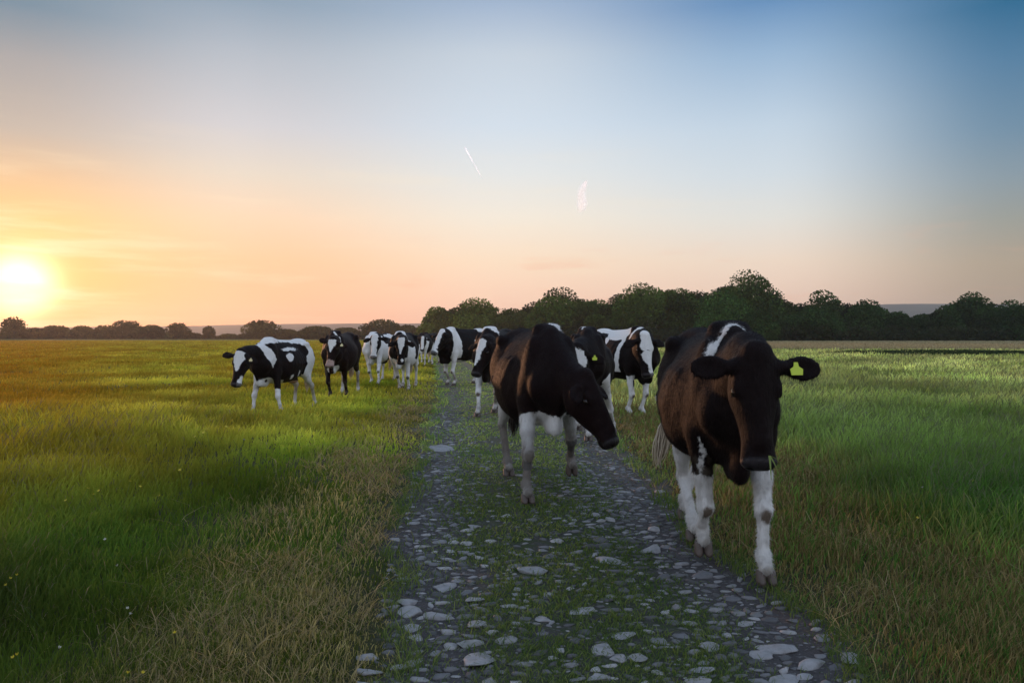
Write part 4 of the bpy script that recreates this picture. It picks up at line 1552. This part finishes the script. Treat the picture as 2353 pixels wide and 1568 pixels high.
# grass in the middle of the track
x, y = scatter(440000, 1.2, 60, 0.6)
le, re = edges(y, x)
uu = (x - le) / (re - le)
d = sstep(0.08, 0.34, uu) * sstep(0.86, 0.62, uu) * (0.75 + 1.35 * fbm(x, y, 2.6, 61)) + 0.06 + 0.8 * sstep(0.10, 0.0, uu) + 0.8 * sstep(0.90, 1.0, uu)
m = (uu > 0) & (uu < 1) & (RNG.random(len(x)) < d) & (fbm(x, y, 3.5, 63) > 0.34)
x, y, uu_ = x[m], y[m], uu[m]
h = (0.020 + 0.032 * RNG.random(len(x))) * (0.6 + 0.8 * fbm(x, y, 2.0, 65)) * (1 + 1.2 * (uu_ < 0.1) + 1.2 * (uu_ > 0.92))
w = np.maximum(0.0028, 0.0013 * y) * (0.7 + 0.6 * RNG.random(len(x)))
col = lerp3((0.062, 0.118, 0.032), (0.225, 0.275, 0.090), RNG.random(len(x)) * fbm(x, y, 1.5, 67) * 1.6) * (1 + 1.3 * sstep(5, 12, y))[:, None]
blades('track_grass', x, y, h, w, col, 0.9, 'short trodden grass growing between the stones of the track')

# straw and dead stalks lying on the verges
n = 28000
y = 1.4 * (14 / 1.4) ** RNG.random(n)
le, re = edges(y)
left = RNG.random(n) < 0.5
off = RNG.normal(size=n) * 0.38
x = np.where(left, le - 0.45 + off, re + 0.65 + off * 1.5)
k = (fbm(x, y, 1.7, 71) > 0.47) & (np.where(left, x < le + 0.05, x > re - 0.05))
x, y = x[k], y[k]
h = 0.04 + 0.12 * RNG.random(len(x)) ** 1.5
w = np.maximum(0.0024, 0.0011 * y) * (0.7 + 0.6 * RNG.random(len(x)))
col = lerp3((0.20, 0.155, 0.075), (0.46, 0.37, 0.21), RNG.random(len(x)))
blades('dry_straw', x, y, h, w, col, 1.6, 'dry yellow straw and dead stalks on both verges of the track', 'straw')

# pale ripe strip and dark strip across the far right
n = 70000
y = 62 + 95 * RNG.random(n) ** 1.3
x = 0.315 * y + (RNG.random(n)) * y * 0.75
h = 0.42 + 0.20 * RNG.random(n)
w = 0.0016 * y * (0.7 + 0.8 * RNG.random(n))
blades('ripe_grass', x, y, h, w, lerp3((0.26, 0.225, 0.14), (0.46, 0.40, 0.27), RNG.random(n)), 0.35, 'pale ripe grass strip in front of the trees on the right')
n = 60000
y = 44 + 8 * RNG.random(n)
x = 18.5 + RNG.random(n) ** 0.9 * 34
x = x + (y - 48) * 0.4
h = (0.34 + 0.16 * RNG.random(n)) * (0.6 + 0.8 * fbm(x, y, 0.2, 77)) * sstep(18, 24, x)
w = 0.0022 * y * (0.7 + 0.8 * RNG.random(n))
blades('dark_rushes', x, y, h, w, lerp3((0.016, 0.036, 0.020), (0.055, 0.080, 0.040), RNG.random(n)), 0.5, 'low dark green strip of rushes across the right meadow', 'rushes')

# flowers
PETAL = principled('buttercup_petal', (0.50, 0.40, 0.02), 0.5)
WPET = principled('white_petal', (0.40, 0.40, 0.34), 0.6)
STEM = principled('flower_stem', (0.05, 0.09, 0.02), 0.7)


def flower_meshes(s):
    V, F = [], []
    for k in range(5):
        a = 2 * math.pi * k / 5
        d = np.array([math.cos(a), math.sin(a), 0.0])
        q = np.array([-math.sin(a), math.cos(a), 0.0])
        b = len(V)
        V += [d * .001, d * .009 * s - q * .007 * s + [0, 0, .004], d * .016 * s + [0, 0, .009], d * .009 * s + q * .007 * s + [0, 0, .004]]
        F.append((b, b + 1, b + 2, b + 3))
    return np.array(V), np.array(F)


FL = [(466, 994, 0), (458, 998, 0), (474, 990, 0), (448, 1003, 0), (519, 980, 0), (200, 1122, 0), (214, 1136, 0), (226, 1128, 0), (320, 1118, 0), (298, 1106, 0), (365, 1139, 0), (412, 1080, 0),
      (20, 1330, 0), (36, 1322, 0), (12, 1345, 0), (290, 1399, 1), (296, 1412, 1), (36, 1506, 0), (28, 1512, 0), (324, 1548, 0), (290, 1548, 0), (268, 1300, 1), (400, 1455, 0), (132, 1490, 1),
      (2120, 1120, 1), (2238, 1105, 0), (2108, 1190, 0), (1990, 948, 1), (345, 1060, 0), (150, 1150, 0), (80, 1000, 0), (560, 1010, 1), (535, 1010, 0), (240, 1240, 1)]
fv, ff = flower_meshes(1.0)
protos = {}
for i, (px, py, wh) in enumerate(FL):
    hgt = 0.20 + 0.10 * ((i * 37) % 10) / 10
    gx, gy = ground_at(px, py, hgt)
    sc = min(max(gy / 7.5, 0.42), 1.3)
    if wh not in protos:
        o = empty('wild_flower', (0, 0, 0))
        t = np.linspace(0, 1, 5)
        SV = np.concatenate([[(0.0015 * math.cos(a) + 0.01 * tt * tt, 0.0015 * math.sin(a), -0.30 * (1 - tt)) for a in (0, 2.09, 4.19)] for tt in t])
        SF = np.array([(3 * j + k, 3 * j + (k + 1) % 3, 3 * j + 3 + (k + 1) % 3, 3 * j + 3 + k) for j in range(4) for k in range(3)])
        mesh_obj('stem', SV - [0.01, 0, 0], SF, STEM, o)
        mesh_obj('petals', fv * 1.0, ff, WPET if wh else PETAL, o)
        protos[wh] = o
    else:
        src = protos[wh]
        o = src.copy()
        COL.objects.link(o)
        for chd in src.children:
            c = chd.copy()
            COL.objects.link(c)
            c.parent = o
    o.location = (gx, gy, hgt)
    o.scale = (sc, sc, 1.0)
    o.rotation_euler = (0.5, 0.2, i * 1.7)
    colr = 'white' if wh else 'yellow'
    where = 'in the right meadow' if px > 1500 else ('at the bottom left of the meadow' if py > 1280 else ('below the spotted cow' if px > 430 else 'in the long grass at the left'))
    tag(o, 'tiny %s flower %s' % (colr, where), 'flower', 'wild flowers in the meadow grass')

# a few grass stems caught in the mouths
mx = at_depth(1768, 1046, 3.18)
Vg, Fg = [], []
for j, (dx, dz, w) in enumerate(((0.035, -0.075, 0.004), (0.004, -0.10, 0.005), (0.065, -0.05, 0.003))):
    b = len(Vg)
    for s in range(5):
        t = s / 4
        c = Vector((mx.x + dx * t, mx.y - 0.01 * t, mx.z + dz * t + 0.03 * t * (1 - t)))
        ww = w * (1 - 0.8 * t)
        Vg += [(c.x - ww, c.y, c.z), (c.x + ww, c.y - 0.002, c.z)]
    Fg += [(b + 2 * s, b + 2 * s + 1, b + 2 * s + 3, b + 2 * s + 2) for s in range(4)]
gs = mesh_obj('grass_sprig', np.array(Vg), np.array(Fg), principled('fresh_grass_stem', (0.16, 0.22, 0.05), 0.7))
tag(gs, 'green grass stems hanging from the mouth of the nearest black cow', 'grass sprig')
#@@ trees


def leaf_material():
    m, T, out = material('tree_leaves')
    c = T.new('ShaderNodeAttribute', attribute_name='col').outputs['Color']
    d = T.new('ShaderNodeBsdfDiffuse')
    T.l.new(c, d.inputs[0])
    t = T.new('ShaderNodeBsdfTranslucent')
    T.l.new(T.mix(1.0, c, (1.3, 1.1, 0.5, 1), 'MULTIPLY'), t.inputs[0])
    mx = T.new('ShaderNodeMixShader')
    mx.inputs[0].default_value = 0.3
    T.l.new(d.outputs[0], mx.inputs[1])
    T.l.new(t.outputs[0], mx.inputs[2])
    T.l.new(mx.outputs[0], out.inputs[0])
    return m


LEAF = leaf_material()
BARK = principled('tree_bark', (0.055, 0.043, 0.032), 0.9, (0.6, 6, 0.05), 0.4, 3)


def tube(path, radii, nr=7):
    V, F = [], []
    path = [np.asarray(p, float) for p in path]
    for i, p in enumerate(path):
        d = nrmv(path[min(i + 1, len(path) - 1)] - path[max(i - 1, 0)])
        a = nrmv(np.cross(d, [0.3, 1, 0.1]))
        b = np.cross(d, a)
        for k in range(nr):
            t = 2 * math.pi * k / nr
            V.append(p + radii[i] * (a * math.cos(t) + b * math.sin(t)))
    for i in range(len(path) - 1):
        for k in range(nr):
            F.append((i * nr + k, i * nr + (k + 1) % nr, (i + 1) * nr + (k + 1) % nr, (i + 1) * nr + k))
    return np.array(V), np.array(F)


def build_tree(name, label, group, x, y, H, Wd, base, seed, leaf, n, col, gap=0.25, shape='dome', cat='tree'):
    """H height, Wd crown width, base height of the crown's underside"""
    rg = np.random.default_rng(seed)
    root = empty(name, (x, y, 0))
    ch = H - base
    nl = int(18 + rg.random() * 8)
    lobes, limbs = [], []
    top = base + ch * 0.42
    for i in range(nl):
        th = rg.random() * 2 * math.pi
        if shape == 'cone':
            vv = rg.random() ** 0.8
            rr = (1 - vv) * (0.5 + 0.5 * rg.random())
        else:
            vv = rg.random()
            rr = math.sqrt(max(0, 1 - (vv * 1.02 - 0.12) ** 2)) * (0.45 + 0.55 * rg.random()) * 0.86
        r = (0.16 + 0.12 * rg.random()) * min(Wd, ch * 1.6)
        cx, cy = math.cos(th) * rr * (Wd / 2 - r * 0.55), math.sin(th) * rr * (Wd / 2 - r * 0.55)
        cz = base + r * 0.5 + vv * max(ch - 1.45 * r, 0.2)
        lobes.append((cx, cy, cz, r * (0.9 + 0.3 * rg.random()), r * (0.62 + 0.25 * rg.random())))
    lobes.append((0, 0, H - 0.22 * ch, 0.24 * Wd, 0.22 * ch))
    lobes.append((0, 0, base + ch * 0.5, 0.36 * Wd, 0.40 * ch))
    ws = np.array([l[3] ** 2 for l in lobes])
    ws[-1] *= 0.7
    pick = rg.choice(len(lobes), n, p=ws / ws.sum())
    Lb = np.array(lobes)[pick]
    dirv = rg.normal(size=(n, 3))
    dirv /= np.linalg.norm(dirv, axis=1)[:, None]
    rad = 0.74 + 0.26 * rg.random(n) ** 0.8
    rad = np.where(rg.random(n) < 0.25, rg.random(n), rad)
    P = Lb[:, :3] + dirv * rad[:, None] * Lb[:, [3, 3, 4]]
    nz = fbm(P[:, 0] + P[:, 1] * 0.7, P[:, 2] + P[:, 1] * 0.5, 2.2 / max(Wd * 0.18, 0.3), seed % 50)
    k = nz > gap
    P, dirv, pk = P[k], dirv[k], pick[k]
    P[:, 2] = np.maximum(P[:, 2], 0.15)
    m = len(P)
    nn = rg.normal(size=(m, 3)) + dirv * 0.8
    nn /= np.linalg.norm(nn, axis=1)[:, None]
    a = np.cross(nn, rg.normal(size=(m, 3)))
    a /= np.linalg.norm(a, axis=1)[:, None]
    b = np.cross(nn, a)
    s = (leaf * (0.55 + 0.9 * rg.random(m)))[:, None]
    Q = np.stack([P - a * s, P - b * s * 0.6, P + a * s * 0.9, P + b * s * 0.6], 1)
    F = np.arange(4 * m).reshape(m, 4)
    lc = 0.45 + 1.1 * rg.random(len(lobes))
    C = np.asarray(col)[None, :] * (lc[pk] * (0.7 + 0.6 * rg.random(m)))[:, None]
    mesh_obj('crown', Q.reshape(-1, 3), F, LEAF, root, False, dict(col=np.repeat(C, 4, 0)))
    tr = 0.030 * H + 0.06
    parts = [tube([(0, 0, -0.2), (0.02 * H, 0, base * 0.6 + 0.1), (0, 0.01 * H, top), (0.01 * H, 0, H * 0.86)], [tr, tr * 0.8, tr * 0.55, tr * 0.12])]
    for i in rg.choice(len(lobes) - 2, min(9, len(lobes) - 2), replace=False):
        cx, cy, cz, r, _ = lobes[i]
        z0 = base * 0.7 + 0.12 * H + rg.random() * ch * 0.3
        z0 = min(z0, cz)
        parts.append(tube([(0, 0, z0), (cx * 0.45, cy * 0.45, z0 + (cz - z0) * 0.6), (cx, cy, cz)], [tr * 0.42, tr * 0.26, tr * 0.07], 5))
    Vs, Fs, bb = [], [], 0
    for V, F in parts:
        Vs.append(V)
        Fs.append(F + bb)
        bb += len(V)
    mesh_obj('trunk', np.concatenate(Vs), np.concatenate(Fs), BARK, root)
    tag(root, label, cat, group)
    return root


G1 = 'trees of the wood behind the herd on the right'
# column, top row, width in photo pixels, distance, crown base share, colour, gap, label
WOOD = [
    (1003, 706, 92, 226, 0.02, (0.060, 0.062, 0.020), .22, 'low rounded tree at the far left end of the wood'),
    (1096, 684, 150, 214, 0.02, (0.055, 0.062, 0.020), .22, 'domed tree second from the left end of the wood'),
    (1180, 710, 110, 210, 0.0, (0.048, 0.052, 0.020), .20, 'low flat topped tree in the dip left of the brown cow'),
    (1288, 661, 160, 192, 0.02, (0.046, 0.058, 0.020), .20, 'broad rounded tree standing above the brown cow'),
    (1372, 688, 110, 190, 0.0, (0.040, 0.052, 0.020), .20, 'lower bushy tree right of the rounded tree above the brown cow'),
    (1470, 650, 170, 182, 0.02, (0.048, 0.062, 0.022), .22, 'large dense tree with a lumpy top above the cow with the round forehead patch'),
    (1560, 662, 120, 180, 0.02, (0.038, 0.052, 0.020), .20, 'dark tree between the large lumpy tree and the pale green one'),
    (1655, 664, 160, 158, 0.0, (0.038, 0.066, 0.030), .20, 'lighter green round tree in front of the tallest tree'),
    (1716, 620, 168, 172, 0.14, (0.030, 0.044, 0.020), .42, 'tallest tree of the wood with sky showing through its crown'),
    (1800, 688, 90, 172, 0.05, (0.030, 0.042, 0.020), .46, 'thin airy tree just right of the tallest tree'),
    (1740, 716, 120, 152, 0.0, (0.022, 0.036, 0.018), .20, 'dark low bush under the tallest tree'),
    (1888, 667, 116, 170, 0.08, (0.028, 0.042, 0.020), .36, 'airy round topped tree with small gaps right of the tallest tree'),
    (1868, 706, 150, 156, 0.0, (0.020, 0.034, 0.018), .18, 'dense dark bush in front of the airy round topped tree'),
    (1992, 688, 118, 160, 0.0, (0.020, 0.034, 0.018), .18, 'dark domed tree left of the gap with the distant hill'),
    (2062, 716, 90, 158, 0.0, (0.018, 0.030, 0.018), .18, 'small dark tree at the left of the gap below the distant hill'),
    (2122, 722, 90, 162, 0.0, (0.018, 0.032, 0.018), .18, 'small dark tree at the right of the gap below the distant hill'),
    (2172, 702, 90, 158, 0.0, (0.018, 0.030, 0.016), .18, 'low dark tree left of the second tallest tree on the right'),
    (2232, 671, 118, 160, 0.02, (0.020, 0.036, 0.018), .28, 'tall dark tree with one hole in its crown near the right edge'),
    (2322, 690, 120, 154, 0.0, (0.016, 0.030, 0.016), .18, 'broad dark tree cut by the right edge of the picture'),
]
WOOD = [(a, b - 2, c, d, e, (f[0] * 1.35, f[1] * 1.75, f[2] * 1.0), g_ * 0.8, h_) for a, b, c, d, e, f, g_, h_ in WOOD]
WOOD += [
    (1050, 706, 110, 230, 0.0, (0.038, 0.044, 0.014), .12, 'bushy tree filling the dip between the two leftmost trees of the wood'),
    (1228, 692, 120, 214, 0.0, (0.033, 0.042, 0.014), .12, 'bushy tree behind, left of the broad tree above the brown cow'),
    (1335, 686, 130, 212, 0.0, (0.030, 0.042, 0.014), .12, 'bushy tree behind, right of the broad tree above the brown cow'),
    (1425, 674, 130, 205, 0.0, (0.030, 0.043, 0.014), .12, 'bushy tree left of the large lumpy topped tree'),
    (1525, 664, 120, 205, 0.0, (0.027, 0.040, 0.014), .12, 'bushy tree right of the large lumpy topped tree'),
    (1605, 666, 120, 200, 0.0, (0.024, 0.038, 0.014), .12, 'dark tree hidden behind the lighter green round tree'),
    (1672, 654, 110, 190, 0.0, (0.019, 0.035, 0.014), .14, 'dark tree at the left shoulder of the tallest tree'),
    (1770, 666, 110, 188, 0.0, (0.018, 0.032, 0.013), .20, 'dark tree at the right shoulder of the tallest tree'),
    (1842, 696, 110, 182, 0.0, (0.015, 0.029, 0.013), .12, 'dark tree between the tallest and the airy round topped tree'),
    (1942, 696, 110, 180, 0.0, (0.013, 0.026, 0.013), .12, 'dark tree right of the airy round topped tree'),
    (2280, 696, 110, 178, 0.0, (0.012, 0.024, 0.011), .12, 'dark tree between the two rightmost trees of the wood')]
for i, (px, py, wpx, D, bs, colr, gap, lab) in enumerate(WOOD):
    Hm = (HOR - py) / FPX * D + CAM_H
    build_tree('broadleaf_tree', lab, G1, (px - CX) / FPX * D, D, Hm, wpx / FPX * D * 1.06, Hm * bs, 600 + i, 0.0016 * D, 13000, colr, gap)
rg_ = np.random.default_rng(5)
for i in range(7):                              # more of the wood beyond the edge and the undergrowth along its foot
    D = 150 + 25 * rg_.random()
    px = 2420 + i * 115
    Hm = 9 + 3.5 * rg_.random()
    build_tree('broadleaf_tree', 'dark tree of the wood beyond the right edge of the picture', G1, (px - CX) / FPX * D, D, Hm, 13, 0.1, 700 + i, 0.32, 4000, (0.018, 0.032, 0.018), .2)
n = 42000
D = 150 + 30 * RNG.random(n)
pxs = 1000 + 2100 * RNG.random(n)
xs_ = (pxs - CX) / FPX * D
D = D + np.interp(pxs, [1000, 1500, 1700], [55, 18, 0])
xs_ = (pxs - CX) / FPX * D
zz = RNG.random(n) ** 1.2 * (2.2 + 1.6 * fbm(xs_, D, 0.12, 81))
a = RNG.normal(size=(n, 3))
a /= np.linalg.norm(a, axis=1)[:, None]
b = np.cross(a, RNG.normal(size=(n, 3)))
b /= np.linalg.norm(b, axis=1)[:, None]
P = np.stack([xs_, D, zz], 1)
s = 0.42 * (0.6 + 0.8 * RNG.random(n))[:, None]
Q = np.stack([P - a * s, P - b * s * .7, P + a * s, P + b * s * .7], 1)
cc = lerp3((0.016, 0.026, 0.014), (0.034, 0.046, 0.020), RNG.random(n))
tag(mesh_obj('undergrowth', Q.reshape(-1, 3), np.arange(4 * n).reshape(n, 4), LEAF, None, False, dict(col=np.repeat(cc, 4, 0))),
    'dark scrub filling the foot of the wood behind the herd', 'undergrowth', kind='stuff')

G2 = 'trees and bushes of the far hedgerow on the left'
HEDGE = [
    (-60, 742, 110, 330, 'dome', 'bush left of the sun at the edge of the hedgerow'),
    (32, 727, 66, 330, 'airy', 'feathery tree right under the setting sun at the left edge'),
    (80, 752, 60, 340, 'dome', 'low bush just right of the feathery tree under the sun'),
    (128, 747, 90, 345, 'dome', 'wide flat bush between the feathery tree and the first tall hump'),
    (188, 748, 70, 345, 'dome', 'low hedge bush left of the first tall hump'),
    (236, 746, 44, 348, 'dome', 'small round bush touching the left side of the first tall hump'),
    (290, 735, 100, 345, 'dome', 'first tall hump of the left hedgerow, a broad round tree'),
    (350, 746, 66, 348, 'dome', 'rounded bush right of the first tall hump'),
    (408, 741, 74, 345, 'cone', 'pointed bush with a tiny crest before the gap in the hedgerow'),
    (446, 765, 50, 350, 'dome', 'very low bush in the gap of the hedgerow'),
    (480, 748, 30, 350, 'dome', 'single small upright tree in the gap of the hedgerow'),
    (526, 767, 56, 350, 'dome', 'low bush between the small upright tree and the steep sided tree'),
    (601, 735, 118, 320, 'cone', 'steep sided conical tree behind the spotted cow'),
    (655, 756, 90, 325, 'dome', 'low shoulder of bushes right of the steep sided tree'),
    (728, 749, 110, 320, 'dome', 'long low bush behind the dark brown cow at the left'),
    (795, 752, 90, 318, 'dome', 'low bush left of the broad tree behind the two front facing cows'),
    (878, 733, 118, 310, 'dome', 'broad tree behind the two cows that face the camera'),
    (936, 746, 72, 300, 'dome', 'bush at the right end of the hedgerow beside the start of the track'),
    (975, 756, 40, 290, 'dome', 'small bush where the track meets the wood'),
]
for i, (px, py, wpx, D, shp, lab) in enumerate(HEDGE):
    Hm = (HOR - py) / FPX * D + CAM_H
    build_tree('hedgerow_tree' if py < 750 else 'hedgerow_bush', lab, G2, (px - CX) / FPX * D, D, Hm, wpx / FPX * D * 1.15, Hm * (0.12 if shp == 'airy' else 0.0),
               800 + i, 0.50, 3200 if wpx > 60 else 1600, (0.050, 0.048, 0.018), .40 if shp == 'airy' else .18, 'cone' if shp == 'cone' else 'dome', 'tree' if py < 750 else 'bush')
n = 16000
pxs = -250 + 1250 * RNG.random(n)
D = np.interp(pxs, [-250, 450, 600, 1000], [345, 352, 335, 300]) + 6 * RNG.random(n)
xs_ = (pxs - CX) / FPX * D
zz = RNG.random(n) * (1.5 + 1.6 * fbm(xs_, D, 0.1, 83)) * np.where((pxs > 425) & (pxs < 550), 0.55, 1)
a = RNG.normal(size=(n, 3))
a /= np.linalg.norm(a, axis=1)[:, None]
b = np.cross(a, RNG.normal(size=(n, 3)))
b /= np.linalg.norm(b, axis=1)[:, None]
P = np.stack([xs_, D, zz], 1)
s = 0.6 * (0.6 + 0.8 * RNG.random(n))[:, None]
Q = np.stack([P - a * s, P - b * s * .7, P + a * s, P + b * s * .7], 1)
tag(mesh_obj('hedge_bottom', Q.reshape(-1, 3), np.arange(4 * n).reshape(n, 4), LEAF, None, False, dict(col=np.repeat(lerp3((0.036, 0.036, 0.016), (0.060, 0.055, 0.020), RNG.random(n)), 4, 0))),
    'low tangled growth along the foot of the far left hedgerow', 'hedge', kind='stuff')

# distant hills
hp = np.linspace(-1400, 3800, 110)
top = np.interp(hp, [-1400, 0, 430, 640, 960, 1300, 1800, 2050, 2200, 2400, 3800], [752, 752, 749, 744, 742, 738, 716, 698, 697, 701, 720])
rowsD = np.array([1150, 1350, 1550, 1750, 1900, 2100, 2450])
rowsH = np.array([-0.02, 0.25, 0.6, 0.9, 1.0, 0.9, -0.02])
HV = []
for D, hf in zip(rowsD, rowsH):
    z = ((HOR - top) / FPX * 1900 + CAM_H) * hf + (fbm(hp * 0.01, np.full_like(hp, D * 0.01), 2.0, 91) - 0.5) * 4 * (hf > 0)
    HV.append(np.stack([(hp - CX) / FPX * D * np.where(D > 2000, 0.86, 1), np.full_like(hp, D), z], 1))
HV = np.concatenate(HV)
HV[:, 0] = np.clip(HV[:, 0], -2480, 2480)
nh = len(hp)
HF = np.array([(j * nh + i, j * nh + i + 1, (j + 1) * nh + i + 1, (j + 1) * nh + i) for j in range(len(rowsD) - 1) for i in range(nh - 1)])
tag(mesh_obj('hills', HV, HF, principled('hill_fields', (0.060, 0.065, 0.045), 0.95, noise_amt=0.5, noise_scale=0.006)), kind='structure')

# vapour trail and a shred of cloud high beyond everything


def vapour_material(name, dens):
    m, T, out = material(name)
    co = T.new('ShaderNodeTexCoord').outputs['Generated']
    lw = T.new('ShaderNodeLayerWeight')
    lw.inputs[0].default_value = 0.5
    soft = T.math('POWER', T.math('SUBTRACT', 1.0, lw.outputs['Facing']), 1.6)
    n = T.noise(co, 3.0, 4.0, 0.6)
    sep = T.new('ShaderNodeSeparateXYZ')
    T.l.new(co, sep.inputs[0])
    ends = T.math('MULTIPLY', T.rng(sep.outputs[2], 0.0, 0.35, smooth=True), T.rng(sep.outputs[2], 1.0, 0.9, smooth=True))
    a = T.math('MULTIPLY', T.math('MULTIPLY', soft, T.rng(n, 0.2, 0.7)), T.math('MULTIPLY', ends, dens), clamp=True)
    d = T.new('ShaderNodeBsdfDiffuse')
    d.inputs[0].default_value = (0.95, 0.95, 0.95, 1)
    tl = T.new('ShaderNodeBsdfTranslucent')
    tl.inputs[0].default_value = (0.95, 0.95, 0.95, 1)
    mm = T.new('ShaderNodeAddShader')
    T.l.new(d.outputs[0], mm.inputs[0])
    T.l.new(tl.outputs[0], mm.inputs[1])
    tr = T.new('ShaderNodeBsdfTransparent')
    mx = T.new('ShaderNodeMixShader')
    T.l.new(a, mx.inputs[0])
    T.l.new(tr.outputs[0], mx.inputs[1])
    T.l.new(mm.outputs[0], mx.inputs[2])
    T.l.new(mx.outputs[0], out.inputs[0])
    return m


A_, B_ = np.array(at_depth(1112, 418, 6500)), np.array(at_depth(1067, 338, 6000))
pts = [A_ * (1 - t) + B_ * t for t in np.linspace(0, 1, 9)]
v_, f_ = tube(pts, list(np.linspace(3.0, 8.0, 9)), 12)
tag(mesh_obj('vapour_trail', v_, f_, vapour_material('vapour', 1.5)), 'thin straight white vapour trail slanting high in the middle of the sky', 'vapour trail')
A_, B_ = np.array(at_depth(1329, 494, 6500)), np.array(at_depth(1345, 414, 6400))
pts = [A_ * (1 - t) + B_ * t + np.array([12 * math.sin(t * 7), 0, 0]) for t in np.linspace(0, 1, 13)]
v_, f_ = tube(pts, [16, 32, 44, 50, 52, 48, 42, 42, 38, 33, 28, 20, 8], 16)
tag(mesh_obj('cloud_wisp', v_, f_, vapour_material('wisp_vapour', 0.6)), 'short blurry shred of pale cloud right of the thin vapour trail', 'cloud')

# the evening haze
bx = np.array([[sx * 2560, yy_, zz_] for sx in (-1, 1) for yy_ in (-70, 2560) for zz_ in (-1.6, HAZE_TOP)])
hz, Th, oh = material('haze_air')
pv = Th.new('ShaderNodeVolumePrincipled')
pv.inputs['Color'].default_value = (0.92, 0.90, 0.90, 1)
pv.inputs['Density'].default_value = 0.00022
pv.inputs['Anisotropy'].default_value = 0.6
Th.l.new(pv.outputs[0], oh.inputs['Volume'])
tag(mesh_obj('haze', bx, np.array([(0, 1, 3, 2), (4, 6, 7, 5), (0, 4, 5, 1), (2, 3, 7, 6), (0, 2, 6, 4), (1, 5, 7, 3)]), hz, None, False),
    'thin warm evening haze over the fields', 'haze', kind='stuff')
